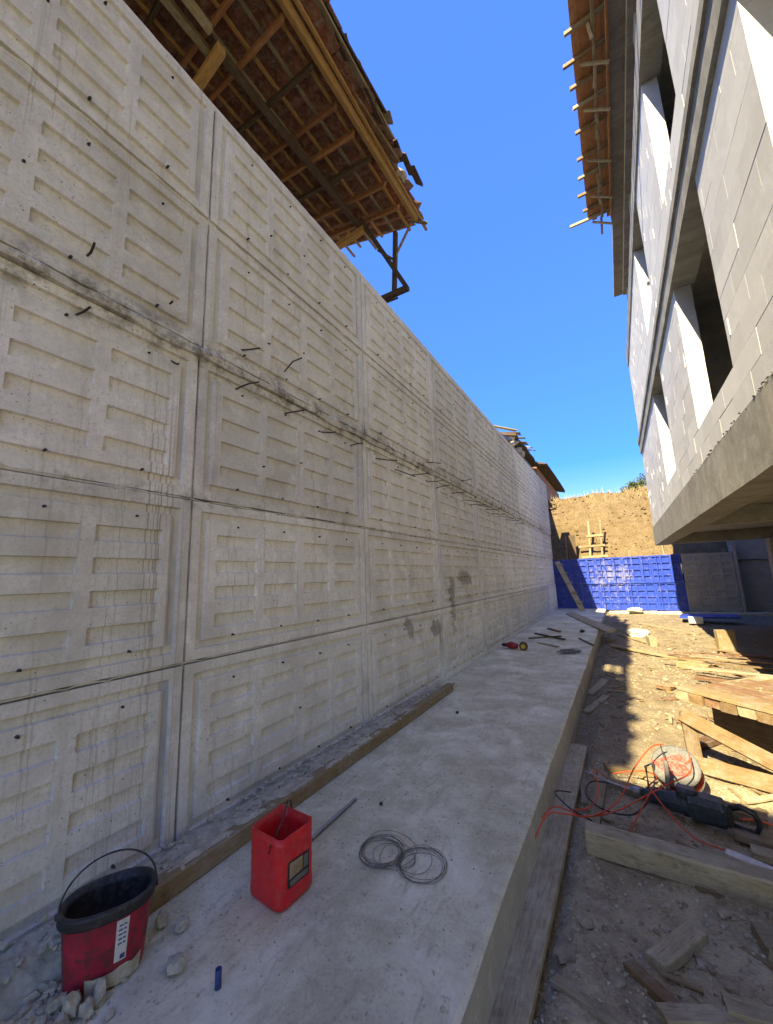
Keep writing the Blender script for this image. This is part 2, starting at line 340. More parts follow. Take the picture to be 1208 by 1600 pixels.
# ------------------------------------------------------------------ plank maker: mesh along local X
def plank(name, p0, p1, wd, th, mat, parent=None, side=None, roll=0.0, warp=0.004, seed=None, segs=5, jag=0.006, taper=0.0):
    p0, p1 = Vector(p0), Vector(p1); d = p1-p0; L = d.length; x = d.normalized()
    up = Vector(side) if side is not None else Vector((0, 0, 1))      # thickness direction
    y = up.cross(x)
    if y.length < 1e-3: y = Vector((0, 1, 0)).cross(x)
    y.normalize(); z = x.cross(y)
    if roll:
        q = Matrix.Rotation(roll, 3, x); y = q @ y; z = q @ z
    rr = random.Random(seed if seed is not None else rnd.random())
    ch = min(wd, th)*0.09; a, c = wd/2, th/2
    prof = [(-a+ch, -c), (a-ch, -c), (a, -c+ch), (a, c-ch), (a-ch, c), (-a+ch, c), (-a, c-ch), (-a, -c+ch)]
    vs = []; fs = []; ph = rr.random()*6; bow = rr.uniform(-1, 1)*warp*L
    for i in range(segs+1):
        u = i/segs; X = (u-0.5)*L
        k = 1 - taper*u
        for j, (yy, zz) in enumerate(prof):
            e = rr.uniform(-jag, jag) if i in (0, segs) else 0
            vs.append((X+e, yy*k + bow*(1-(2*u-1)**2) + rr.uniform(-1, 1)*0.0012, zz*k + math.sin(u*3+ph)*warp*0.5 + rr.uniform(-1, 1)*0.0010))
    for i in range(segs):
        for j in range(8): fs.append((i*8+j, i*8+(j+1) % 8, (i+1)*8+(j+1) % 8, (i+1)*8+j))
    fs.append(tuple(range(7, -1, -1))); fs.append(tuple(segs*8+j for j in range(8)))
    mb = MB(); mb.add(vs, fs)
    return mb.build(name, mat, parent, axes(x, y, z, (p0+p1)/2))

# ================================================================== GROUND, TERRAIN
def nz(x, y, s, o=0.0): return noise.noise(Vector((x*s+o, y*s-o, o*0.7)))
def ground_h(x, y):
    h = -0.235 + 0.035*nz(x, y, 1.1, 3.0) + 0.02*nz(x, y, 4.0, 9.0) + 0.012*nz(x, y, 11.0, 1.0)
    if y > 10: h += 0.10*min(1, (y-10)/7)
    h += 0.05*math.exp(-((x-0.5)**2/0.35 + (y-7.2)**2/2.0))
    if x < -0.4 and y < 14: h -= 0.09*max(0, min(1, (-0.4-x)/0.15))
    return h
def lin(a, b, st):
    n = max(1, round((b-a)/st)); return [a+(b-a)*i/n for i in range(n)]
xs = [-400, -120, -40, -12, -4, -2] + lin(-0.95, 2.3, 0.045) + lin(2.3, 6, 0.3) + lin(6, 16, 1.0) + [16, 30, 60, 150, 400]
ys = [-300, -80, -20, -6, -2, 0] + lin(0.9, 8, 0.05) + lin(8, 18.4, 0.11) + [18.4, 20, 30, 60, 150, 500, 900]
mb = MB()
vs = [(x, y, ground_h(x, y) if (-1 < x < 16 and 0 <= y <= 18.4) else -0.30) for y in ys for x in xs]
nx = len(xs)
mb.add(vs, [(j*nx+i, j*nx+i+1, (j+1)*nx+i+1, (j+1)*nx+i) for j in range(len(ys)-1) for i in range(nx-1)])
tag(mb.build('ground', M_GROUND, smooth=True), kind='structure')

# the bank behind the blue formwork
def hill_h(x, y):
    lump = 0.22*nz(x, y, 0.9, 5) + 0.12*nz(x, y, 2.4, 2) + 0.05*nz(x, y, 6.0, 8)
    u = max(0.0, min(1.0, (y-18.75)/3.1)); s = u**0.85
    top = 5.45 + 0.012*x + 0.22*nz(x, 0, 0.35, 7) + 0.1*nz(x, 3, 1.2, 4)
    h = 1.75 + s*(top-1.75) + lump*(0.4+0.6*math.sin(math.pi*min(u, 0.95)))
    if y > 22: h -= 0.02*(y-22)
    return h
hx = [-90, -40, -20, -9] + lin(-4, 6, 0.12) + lin(6, 14, 0.4) + [14, 30, 60, 120]
hy = lin(18.62, 22.6, 0.1) + lin(22.6, 26, 0.5) + [26, 32, 45, 80, 160]
mb = MB(); n_ = len(hx)
mb.add([(x, y + (0.12*nz(x, y, 1.3, 6) if 18.7 < y < 22 else 0), hill_h(x, y)) for y in hy for x in hx],
       [(j*n_+i, j*n_+i+1, (j+1)*n_+i+1, (j+1)*n_+i) for j in range(len(hy)-1) for i in range(n_-1)])
tag(mb.build('hill', M_HILL, smooth=True), kind='structure')
mb = MB()
tx = [-90, -40, -20, -10, -6, -4, -2.74]; ty = [-60, -20, -5, 0, 5, 10, 14, 18, 19.5, 30, 60]
mb.add([(x, y, 4.85+0.06*nz(x, y, 0.6)) for y in ty for x in tx], [(j*7+i, j*7+i+1, (j+1)*7+i+1, (j+1)*7+i) for j in range(len(ty)-1) for i in range(6)])
tag(mb.build('terrace', M_HILL), kind='structure')

# earth clods on the bank, one mass
mb = MB()
for k in range(520):
    x = rnd.uniform(-3.2, 5.5); y = rnd.uniform(18.8, 21.9); r = rnd.uniform(0.015, 0.055)*(1.6 if rnd.random() < 0.1 else 1)
    mb.rock((x, y, hill_h(x, y)+r*0.1), r, k*0.37, 1, 0.8)
tag(mb.build('earth_clods', M_HILL), 'loose ochre clods lying over the cut earth bank', 'clods', kind='stuff')
# dry grass on the crest
mb = MB()
for k in range(1500):
    x = rnd.uniform(-4.0, 5.0); y = rnd.uniform(21.2, 23.2); z = hill_h(x, y)-0.03
    h = rnd.uniform(0.08, 0.3)*(2.6 if rnd.random() < 0.05 else 1); a = rnd.uniform(0, 6.28); b2 = rnd.uniform(-0.4, 0.4)*h; c2 = rnd.uniform(-0.3, 0.3)*h
    wx, wy = 0.008*math.cos(a), 0.008*math.sin(a)
    mb.add([(x-wx, y-wy, z), (x+wx, y+wy, z), (x+wx*0.7+b2*0.4, y+wy*0.7+c2*0.4, z+h*0.6), (x-wx*0.7+b2*0.4, y-wy*0.7+c2*0.4, z+h*0.6), (x+b2, y+c2, z+h)], [(0, 1, 2, 3), (3, 2, 4)])
tag(mb.build('dry_grass', M_GRASS), 'dry straw-coloured grass along the crest of the bank', 'grass', kind='stuff')

# ================================================================== CONCRETE SLAB (footing)
SE = -0.665                      # slab edge
mb = MB(); ysl = lin(-1.5, 18.3, 0.15)+[18.3]
for i, y in enumerate(ysl):
    e = SE + 0.010*nz(0, y, 1.0, 4) + 0.005*nz(0, y, 9.0, 1); zt = 0.004*nz(3, y, 1.5, 2)
    mb.v += [(-2.6, y, zt), (-1.8, y, 0.004*nz(-1.8, y, 1.4)), (-1.2, y, 0.004*nz(-1.2, y, 1.4)), (e-0.02, y, zt), (e, y, zt-0.012-0.006*abs(nz(1, y, 7))), (e+0.02, y, -0.2), (e+0.02, y, -0.45)]
for i in range(len(ysl)-1):
    for j in range(6): mb.f.append((i*7+j, i*7+j+1, (i+1)*7+j+1, (i+1)*7+j)); mb.m.append(1 if j >= 4 else 0)
mb.f += [tuple(range(7)), tuple(len(mb.v)-7+k for k in range(6, -1, -1))]; mb.m += [0, 0]
tag(mb.build('concrete_slab', [M_SLAB, M_SIDE]), kind='structure')

# ================================================================== RETAINING WALL
WX = -2.42; PW = 2.05; PH = 1.055
ROWZ = [0.0, 1.065, 2.13, 3.235, 4.32]; ROWX = [0, 0, 0, 0.035, 0.035]
COLY = [-0.585+PW*k for k in range(9)]
def relief_mesh(name, W, Hh, rects, ring, depth, bev, mats, ties=(), extra=None, side=0.12):
    """a cast face in the local YZ plane (normal +X) with bevelled recesses and a groove round it"""
    us = {0.0, W}; vsn = {0.0, Hh}
    for (a, b, c, d) in rects: us |= {a, a+bev, b-bev, b}; vsn |= {c, c+bev, d-bev, d}
    if ring:
        o, i = ring; us |= {o, o+bev, i-bev, i, W-i, W-i+bev, W-o-bev, W-o}; vsn |= {o, o+bev, i-bev, i, Hh-i, Hh-i+bev, Hh-o-bev, Hh-o}
    us = sorted({round(u, 5) for u in us}); vsn = sorted({round(v, 5) for v in vsn}); e = 1e-4
    def dep(u, v):
        for (a, b, c, d) in rects:
            if a+bev-e <= u <= b-bev+e and c+bev-e <= v <= d-bev+e: return -depth
        if ring:
            o, i = ring
            if o+bev-e <= u <= W-o-bev+e and o+bev-e <= v <= Hh-o-bev+e and not (i-bev+e < u < W-i+bev-e and i-bev+e < v < Hh-i+bev-e): return -depth*1.15
        return 0.0
    mb = MB(); n = len(us)
    mb.v = [(dep(u, v), u, v) for v in vsn for u in us]
    for j in range(len(vsn)-1):
        for i_ in range(n-1):
            mi = 0
            if extra and extra(0.5*(us[i_]+us[i_+1]), 0.5*(vsn[j]+vsn[j+1])): mi = 2
            mb.f.append((j*n+i_, j*n+i_+1, (j+1)*n+i_+1, (j+1)*n+i_)); mb.m.append(mi)
    # the edges run back into the wall
    mb.add([(0,0,0),(0,W,0),(-side,W,0),(-side,0,0)], [(0,3,2,1)]); mb.add([(0,0,Hh),(0,W,Hh),(-side,W,Hh),(-side,0,Hh)], [(0,1,2,3)])
    mb.add([(0,0,0),(0,0,Hh),(-side,0,Hh),(-side,0,0)], [(0,1,2,3)]); mb.add([(0,W,0),(0,W,Hh),(-side,W,Hh),(-side,W,0)], [(0,3,2,1)])
    for (u, v, l) in ties:
        mb.tube([(-0.01, u, v), (l*0.6, u+0.001, v-0.001), (l, u+0.003, v-0.004)], [0.009, 0.007, 0.004], 6, 1)
    return mb.mesh(name, mats)
RC = [(0.19, 0.55), (0.62, 0.98), (1.07, 1.43), (1.50, 1.86)]; RR = [(0.185, 0.275), (0.375, 0.465), (0.555, 0.645), (0.735, 0.825)]
rects = [(a, b, c, d) for (a, b) in RC for (c, d) in RR]
ties = [(u, v, 0.012+0.012*((k*7) % 5)/4) for k, (u, v) in enumerate([(0.36, 0.895), (0.82, 0.9), (1.27, 0.893), (1.70, 0.897), (0.34, 0.12), (0.80, 0.125), (1.25, 0.118), (1.71, 0.122), (1.02, 0.5), (0.585, 0.36)])]
panel_me = [relief_mesh('panel', PW-0.018, PH-0.012, rects, (0.062, 0.118), 0.021, 0.005, [M_WALL, M_TIE, M_RESID], ties[:8+k]) for k in range(2)]
panel_res = relief_mesh('panel', PW-0.018, PH-0.012, rects, (0.062, 0.118), 0.021, 0.005, [M_WALL, M_TIE, M_RESID], ties, extra=lambda u, v: 1.915 < u < 1.945 and 0.09 < v < 0.97)
wall = empty('retaining_wall', (WX, 8.5, 0))
tag(wall, 'tall pale cast concrete retaining wall with rows of recessed panels above the slab', 'wall')
mb = MB(); mb.box(WX-0.30, WX-0.065, -0.60, 17.89, -0.2, 5.415); mb.build('wall_core', M_CORE, wall)
for r in range(5):
    for c in range(9):
        me = panel_res if (c in (0,) or (c == 1 and r > 1)) else panel_me[(r+c) % 2]
        o = bpy.data.objects.new('panel', me)
        dx = ROWX[r] + rnd.uniform(-0.004, 0.004) + (-0.018 if (r == 1 and c >= 6) else 0)
        put(o, wall, Matrix.Translation((WX+dx, COLY[c]+0.009, ROWZ[r]+0.006)))
# poured closing strip at the ledge (rough laitance) and thin fins of grout in the seams
def rough_strip(name, z0, z1, xo, amp, seed, parent, mat, y0=-0.6, y1=17.88, st=0.045, drop=0.0):
    mb = MB(); yy = lin(y0, y1, st)+[y1]
    for y in yy:
        a = abs(nz(seed, y, 5.5, seed))*amp; b_ = nz(seed, y, 11.0, seed+3)*amp
        zt = z1 + 0.5*b_; zb = z0 - drop*max(0, nz(seed, y, 2.3, seed+9))
        mb.v += [(WX-0.07, y, zt+0.005), (WX+xo+a*0.5, y, zt), (WX+xo+a+0.4*b_, y, (zt+zb)/2+b_*0.5), (WX+xo*0.9+a*0.6, y, zb), (WX-0.07, y, zb-0.004)]
    for i in range(len(yy)-1):
        for j in range(4): mb.f.append((i*5+j, (i+1)*5+j, (i+1)*5+j+1, i*5+j+1)); mb.m.append(0)
    return mb.build(name, mat, parent)
rough_strip('ledge_strip', 3.190, 3.238, 0.022, 0.036, 2.0, wall, M_WALL, drop=0.06, st=0.024)
rough_strip('grout_fin', 2.121, 2.133, -0.014, 0.030, 5.0, wall, M_WALL, drop=0.015, st=0.03)
rough_strip('grout_fin', 1.057, 1.067, -0.016, 0.026, 7.0, wall, M_WALL, st=0.03)
rough_strip('grout_fin', 4.300, 4.318, 0.018, 0.028, 11.0, wall, M_WALL, st=0.03)
rough_strip('coping', 5.368, 5.418, 0.026, 0.012, 13.0, wall, M_WALL)
for c in range(1, 9):
    mb = MB(); zz_ = lin(0.02, 5.36, 0.035)+[5.36]; yc = COLY[c]
    for z in zz_:
        u = 0.035 if z > 3.2 else 0.0
        p_ = u-0.024+0.030*abs(nz(c*3.1, z, 4.5, c)); w_ = 0.0045+0.003*nz(c*1.7, z, 6.0, c+4); q_ = 0.004*nz(c, z, 2.0, 8)
        mb.v += [(WX-0.06, yc-w_+q_, z), (WX+p_*0.8, yc-w_+q_, z), (WX+p_, yc+q_, z), (WX+p_*0.8, yc+w_+q_, z), (WX-0.06, yc+w_+q_, z)]
    for i in range(len(zz_)-1):
        for j in range(4): mb.f.append((i*5+j, i*5+j+1, (i+1)*5+j+1, (i+1)*5+j)); mb.m.append(0)
    mb.build('grout_fin', M_WALL, wall)
# starter bars
bars = [(0.73, 3.395, (0.11, 0.02, 0.075)), (1.23, 3.39, (0.06, -0.01, 0.05)), (0.735, 3.06, (0.10, 0.03, 0.02)), (1.25, 3.06, (0.05, 0.04, -0.04)),
        (1.74, 3.385, (0.13, 0.154, 0.049)), (2.243, 3.38, (0.16, 0.10, 0.19)), (1.761, 3.05, (0.13, 0.129, 0.085)), (2.27, 3.043, (0.13, 0.133, 0.046)),
        (2.768, 3.036, (0.12, 0.105, 0.0)), (3.26, 3.023, (0.13, 0.072, 0.025)), (3.77, 3.022, (0.17, 0.27, 0.0)), (4.247, 3.0, (0.17, 0.28, -0.085)), (4.746, 3.016, (0.18, 0.22, 0.04)),
        (5.142, 3.31, (0.2, 0.25, 0.0)), (5.25, 3.024, (0.2, 0.22, 0.03)), (5.58, 2.97, (0.24, 0.06, 0.03)), (6.3, 3.02, (0.26, 0.1, 0.0)), (6.8, 3.35, (0.22, 0.0, 0.0)), (6.85, 2.99, (0.3, 0.2, -0.06)),
        (7.3, 2.96, (0.28, 0.15, -0.02)), (7.8, 3.02, (0.25, 0.1, -0.05)), (8.3, 3.0, (0.3, 0.2, 0.0)), (8.8, 2.98, (0.26, 0.2, -0.03)), (9.4, 3.0, (0.3, 0.3, -0.08)), (10.1, 2.98, (0.3, 0.2, -0.05)), (11.2, 2.98, (0.25, 0.1, 0.0))]
for k, (y, z, d) in enumerate(bars):
    d = Vector(d); p = Vector((WX-0.02, y, z)); sg = Vector((0, rnd.uniform(-0.02, 0.02), rnd.uniform(-0.015, 0.02)))
    mb = MB(); mb.tube([p, p+d*0.35+sg*0.6, p+d*0.7+sg, p+d+Vector((0.02, 0, 0))], 0.0065, 6)
    mb.build('rebar', M_REBAR, wall, origin=p)

# ================================================================== BLUE FORMWORK across the far end, and the cast wall beside it
BY = 18.3
blue = empty('formwork_wall', (0, BY, -0.05))
tag(blue, 'bright blue plastic formwork wall spattered with cement at the end of the trench', 'formwork')
cells = []
for (a, b_) in ((0.06, 0.30), (0.36, 0.60), (0.66, 0.90)):
    for k in range(4): cells.append((a, b_, 0.06+0.245*k, 0.06+0.245*k+0.2))
blue_me = relief_mesh('panel', 0.955, 1.055, cells, None, 0.05, 0.01, [M_BLUE], side=0.08)
ROT = Matrix(((0, 1, 0, 0), (-1, 0, 0, 0), (0, 0, 1, 0), (0, 0, 0, 1)))     # local +X -> -Y, local +Y -> +X
for r in range(2):
    for c in range(5):
        if -2.32+0.962*c > 2.2: continue
        o = bpy.data.objects.new('panel', blue_me)
        x0 = -2.78+0.962*c + (0.0 if r else 0.06)
        put(o, blue, Matrix.Translation((x0, BY-rnd.uniform(0, 0.015), -0.04+1.065*r)) @ ROT)
for k in range(9):      # the long white ribs and clamps
    x = -2.1+0.48*k; mb = MB(); mb.box(x-0.016, x+0.016, BY-0.055, BY-0.02, -0.03 if k % 2 else 1.05, 2.08)
    mb.build('stiffener', M_BLUE, blue)
mb = MB(); mb.box(-2.75, 2.09, BY-0.05, BY-0.018, 1.015, 1.055); mb.build('rail', M_BLUE, blue)
mb = MB(); mb.box(-2.75, 2.0, BY+0.09, BY+0.34, -0.3, 2.02); mb.build('poured_core', M_CORE, blue)
gw = empty('basement_wall', (2.8, BY, -0.1)); tag(gw, 'grey cast panel wall in shade right of the blue formwork', 'wall')
g_me = relief_mesh('panel', 0.74, 1.055, [(0.07, 0.33, 0.06+0.245*k, 0.22+0.245*k) for k in range(4)]+[(0.41, 0.67, 0.06+0.245*k, 0.22+0.245*k) for k in range(4)], None, 0.02, 0.01, [M_DARKC], side=0.3)
for r in range(2):
    for c in range(2):
        o = bpy.data.objects.new('panel', g_me); put(o, gw, Matrix.Translation((2.06+0.745*c, BY-0.02, -0.05+1.06*r)) @ ROT)
mb = MB(); mb.box(3.555, 3.66, BY-0.03, BY+0.35, -0.3, 2.3); mb.build('corner_post', M_DARKC, gw)
mb = MB()
for i in range(24):
    x0 = -0.55+0.2*i; mb.box(x0, x0+0.2, BY-0.42-0.02*(i % 3), BY-0.06, -0.45, -0.075+0.008*(i % 4))
tag(mb.build('kerb_strip', M_SLAB), kind='structure')

# ================================================================== BUILDING under construction
FX = 1.15; Z1, Z2, Z3, Z4 = 2.33, 2.95, 5.60, 6.06
bld = empty('unfinished_building', (5, 8, -0.2))
tag(bld, 'unfinished block and concrete building overhanging the right side of the trench', 'building')
Y0, Y1 = -3.0, 15.8
def slab_box(name, x0, x1, y0, y1, z0, z1, mat=M_BEAM, parent=bld, st=0.25, amp=0.006):
    mb = MB(); yy = lin(y0, y1, st)+[y1]
    for y in yy:
        a = amp*nz(x0, y, 3.0, z0); b_ = amp*nz(x0, y, 4.0, z1)
        mb.v += [(x0+a, y, z0+b_), (x0+a*0.3, y, z1+a), (x1, y, z1), (x1, y, z0)]
    for i in range(len(yy)-1):
        for j in range(4): k = (j+1) % 4; mb.f.append((i*4+j, (i+1)*4+j, (i+1)*4+k, i*4+k)); mb.m.append(0)
    n = len(mb.v); mb.f += [(0, 1, 2, 3), (n-1, n-2, n-3, n-4)]; mb.m += [0, 0]
    return mb.build(name, mat, parent)
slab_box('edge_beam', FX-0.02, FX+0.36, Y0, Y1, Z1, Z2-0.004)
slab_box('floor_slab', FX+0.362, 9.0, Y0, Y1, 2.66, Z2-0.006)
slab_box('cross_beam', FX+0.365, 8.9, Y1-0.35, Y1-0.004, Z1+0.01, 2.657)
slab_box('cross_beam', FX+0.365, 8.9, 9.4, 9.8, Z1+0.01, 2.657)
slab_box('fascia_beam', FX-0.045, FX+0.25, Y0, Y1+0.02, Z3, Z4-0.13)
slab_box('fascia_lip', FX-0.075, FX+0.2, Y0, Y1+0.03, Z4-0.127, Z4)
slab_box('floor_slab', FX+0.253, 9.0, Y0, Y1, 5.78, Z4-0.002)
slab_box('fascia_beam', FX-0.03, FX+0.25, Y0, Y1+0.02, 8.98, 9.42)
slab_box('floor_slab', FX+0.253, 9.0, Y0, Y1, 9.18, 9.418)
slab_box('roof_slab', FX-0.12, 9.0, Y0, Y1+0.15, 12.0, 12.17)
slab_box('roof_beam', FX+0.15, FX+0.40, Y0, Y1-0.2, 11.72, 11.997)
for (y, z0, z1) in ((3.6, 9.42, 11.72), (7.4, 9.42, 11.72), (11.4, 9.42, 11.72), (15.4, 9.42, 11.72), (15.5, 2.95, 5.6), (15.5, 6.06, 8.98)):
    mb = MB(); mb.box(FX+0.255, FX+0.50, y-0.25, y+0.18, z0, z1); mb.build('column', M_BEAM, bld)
for (x, y) in ((4.1, 15.3), (6.5, 15.3), (3.2, 9.6), (6.5, 9.6)):
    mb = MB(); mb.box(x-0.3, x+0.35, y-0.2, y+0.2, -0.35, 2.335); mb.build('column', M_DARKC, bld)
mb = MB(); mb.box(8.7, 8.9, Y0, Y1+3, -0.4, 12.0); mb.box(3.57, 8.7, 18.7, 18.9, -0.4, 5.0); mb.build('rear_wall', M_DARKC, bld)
mb = MB(); mb.box(4.6, 4.75, Y0, Y1-0.4, Z2, 5.78); mb.box(4.6, 4.75, Y0, Y1-0.4, Z4, 9.18); mb.build('inner_wall', M_PLASTER, bld)
for (y, z0, z1) in ((7.6, Z2, 5.778), (11.5, Z2, 5.778), (7.4, Z4, 9.178), (11.5, Z4, 9.178), (3.8, Z2, 5.778), (3.6, Z4, 9.178)):
    mb = MB(); mb.box(FX+0.255, 4.598, y-0.06, y+0.06, z0, z1); mb.build('inner_wall', M_PLASTER, bld)
mb = MB(); mb.box(FX+0.4, 9.0, Y1-0.2, Y1-0.02, Z2, 5.778); mb.box(FX+0.4, 9.0, Y1-0.2, Y1-0.02, Z4, 9.178); mb.build('end_wall', M_BLOCK, bld)
# aerated concrete blocks, one by one
cube = MB(); cube.box(-0.5, 0.5, -0.5, 0.5, -0.5, 0.5); cube_me = cube.mesh('block', M_BLOCK)
far_blocks = MB(); mortar = MB(); nblk = 0
def block_wall(zb, zt, wins, far_y):
    global nblk
    n = round((zt-zb)/0.245); h = (zt-zb)/n
    for r in range(n):
        z0 = zb+r*h; z1 = z0+h; zc = (z0+z1)/2
        spans = [(0.9, Y1)]
        for (a, b_, c, d) in wins:
            if c-0.02 < zc < d+0.02:
                spans = [s for (p, q) in spans for s in ((p, min(q, a)), (max(p, b_), q)) if s[1]-s[0] > 0.03]
        for (p, q) in spans:
            mortar.box(FX+0.012, FX+0.188, p+0.012, q-0.012, z0, z1+0.001)
            cuts = [p]; y = math.floor(p/0.6)*0.6 + (0.3 if r % 2 else 0.0)
            while y < q-0.06:
                if y > p+0.06: cuts.append(y)
                y += 0.6
            cuts.append(q)
            for a, b_ in zip(cuts, cuts[1:]):
                jx = rnd.uniform(-0.0015, 0.0015); g_ = 0.0012
                if b_ < far_y and nblk < 298:
                    o = bpy.data.objects.new('block', cube_me); nblk += 1
                    M = Matrix.Translation((FX+0.1+jx, (a+b_)/2, zc)) @ Matrix.Diagonal((0.2, b_-a-2*g_, h-2*g_, 1))
                    put(o, bld, M)
                else: far_blocks.box(FX+jx, FX+0.2+jx, a+g_, b_-g_, z0+g_, z1-g_)
                if rnd.random() < 0.08 and b_ < q-0.01:
                    t0 = z0+rnd.uniform(0.0, 0.05); t1 = z1-rnd.uniform(0.0, 0.08); mortar.box(FX-0.006, FX+0.02, b_-0.004, b_+0.004, t0, t1)
block_wall(Z2, Z3, [(1.2, 3.05, 3.36, 9), (4.62, 6.5, 3.36, 9), (8.95, 10.5, 3.36, 9)], 99)
block_wall(Z4, 8.98, [(1.2, 3.05, 6.79, 9), (4.70, 6.2, 6.79, 9), (8.4, 9.85, 6.79, 9)], 8.5)
tag(far_blocks.build('far_blocks', M_BLOCK, bld), kind='stuff')
mortar.build('mortar', M_MORTAR, bld)
# tar line and crumbs where the blocks meet the beam
mb = MB()
for k in range(150):
    y = 1.5+6.0*rnd.random()**1.3; mb.rock((FX-0.018, y, Z2+rnd.uniform(-0.02, 0.025)), rnd.uniform(0.005, 0.014), k*0.77, 1)
tag(mb.build('bitumen_line', M_TIE, bld), kind='stuff')
# low block parapet seen under the roof slab
for k in range(9):
    y = 4.2+1.05*k+rnd.uniform(-0.1, 0.1); o = bpy.data.objects.new('block', cube_me)
    put(o, bld, Matrix.Translation((FX+0.14, y, 9.42+0.13)) @ Matrix.Diagonal((0.2, 0.58, 0.245, 1)))
# timber eave formwork on the roof edge
EV = 12.24
for k in range(5):
    x = 0.46+0.128*k; ya = 12.1+rnd.uniform(-0.15, 0.1)
    plank('eave_board', (x, -1.5, EV+0.02), (x, ya, EV+0.02), 0.1275, 0.022, M_WRAFT, bld, warp=0.0)
for k in range(22):
    y = 12.0-0.56*k+rnd.uniform(-0.12, 0.12); ext = rnd.choice((0.12, 0.16, 0.2, 0.1, 0.14)) + (0.35 if k in (0, 15) else 0)
    tilt = rnd.uniform(-0.05, 0.12)
    plank('joist', (0.40-ext, y-0.06*ext+tilt*0.2, EV-0.06), (1.05, y, EV-0.05), 0.055, 0.085, M_WNEW if k % 3 else M_WOLD, bld)
    if k % 2 == 0:
        plank('strut', (0.52, y+0.12, EV-0.10), (1.02, y+0.16, EV-0.42), 0.05, 0.05, M_WOLD, bld)
    if k % 3 != 1:
        plank('prop', (0.70+rnd.uniform(-0.1, 0.1), y+0.05, EV-0.10), (0.74, y+0.4+rnd.uniform(-.2, .2), EV-0.30), 0.06, 0.05, M_WOLD, bld)
plank('ledger', (0.78, -1.5, EV-0.15), (0.78, 11.9, EV-0.15), 0.06, 0.09, M_WOLD, bld, warp=0.0005)
plank('ledger', (1.0, -1.5, EV-0.26), (1.0, 11.9, EV-0.26), 0.05, 0.16, M_WRAFT, bld, warp=0.0005)
slab_box('edge_strip', 1.012, 1.03, -1.5, 12.3, 12.0, 12.2, M_TEAL)

# ================================================================== OLD HOUSE above the wall: broad eave with rafters, battens and clay tiles
house = empty('old_house', (-8, 1, 4.9))
tag(house, 'old house whose broad raftered tile eave hangs over the retaining wall', 'house')
mb = MB(); mb.box(-12, -5.9, -15, 6.0, 4.6, 9.95); mb.build('wall', M_PLASTER, house)
SLP = 0.33
def rz(x, dz=0.0): return 9.0+SLP*(-2.8-x)+dz
sl = Vector((-1, 0, SLP)).normalized(); nrm = Vector((SLP, 0, 1)).normalized()
def eave_end(y):      # the broken edge: how far tiles reach; unseen steps added to shape its shadow
    if y < -2.3: return -2.66
    if y < -1.7: return -3.02
    if y > 5.0: return -2.72
    return -2.52
ry = [2.33-0.52*k for k in range(1, 14)][::-1] + [2.33, 2.83, 3.4, 3.96, 4.42, 4.9, 5.43, 5.96]
for k, y in enumerate(ry):
    a = Vector((-2.98, y-0.1, rz(-2.98))); b_ = Vector((-8.2, y+0.55, rz(-8.2)))
    plank('rafter', a - nrm*0.05, b_ - nrm*0.05, 0.055, 0.10, M_WRAFT if k % 3 else M_WDARK, house, side=nrm, warp=0.001)
for k in range(15):
    x = -2.74-0.355*k; ye = 6.35+0.3*rnd.random()-0.05*k*0+0.06*k
    plank('batten', (x, -6.3, rz(x, 0.025)), (x, ye, rz(x, 0.025)), 0.052, 0.04, M_WROOF if rnd.random() < 0.8 else M_WOLD, house, side=nrm, warp=0.0006)
plank('eave_beam', (-3.06, -6.2, rz(-3.06, -0.02)), (-2.80, 6.25, rz(-2.80, -0.03)), 0.085, 0.13, M_WROOF, house, side=nrm, warp=0.0008)
plank('purlin', (-4.15, 2.45, rz(-4.15, -0.19)), (-4.02, 6.0, rz(-4.02, -0.19)), 0.09, 0.13, M_WDARK, house, warp=0.0008)
plank('purlin', (-4.42, -5.0, rz(-4.42, -0.2)), (-4.30, 2.5, rz(-4.30, -0.2)), 0.10, 0.12, M_WOLD, house, warp=0.001)
plank('purlin', (-4.02, -4.0, rz(-4.02, -0.2)), (-4.02, 2.35, rz(-4.02, -0.2)), 0.09, 0.12, M_WOLD, house, warp=0.001)
plank('cantilever', (-4.02, 2.52, rz(-4.1, -0.30)), (-6.4, 2.75, rz(-4.1, -0.28)), 0.13, 0.14, M_WROOF, house)
plank('cantilever', (-3.92, 5.95, rz(-4.0, -0.30)), (-6.4, 6.1, rz(-4.0, -0.28)), 0.12, 0.13, M_WROOF, house)
# boards and old fascia over the eave edge
plank('fascia_board', (-2.60, -6.0, rz(-2.6, 0.10)), (-2.50, 4.75, rz(-2.5, 0.12)), 0.16, 0.025, M_WOLD, house, side=nrm, roll=0.35, warp=0.002)
plank('fascia_board', (-2.50, 2.2, rz(-2.5, 0.16)), (-2.40, 4.35, rz(-2.4, 0.13)), 0.14, 0.022, M_WDARK, house, side=nrm, roll=0.5, warp=0.003)
plank('fascia_board', (-2.70, 3.9, rz(-2.7, 0.06)), (-2.58, 5.1, rz(-2.58, 0.05)), 0.11, 0.03, M_WNEW, house, side=nrm, roll=0.2)
plank('fascia_board', (-3.0, 6.25, rz(-3, -0.02)), (-2.62, 6.42, rz(-2.62, -0.03)), 0.05, 0.04, M_WPALE, house)
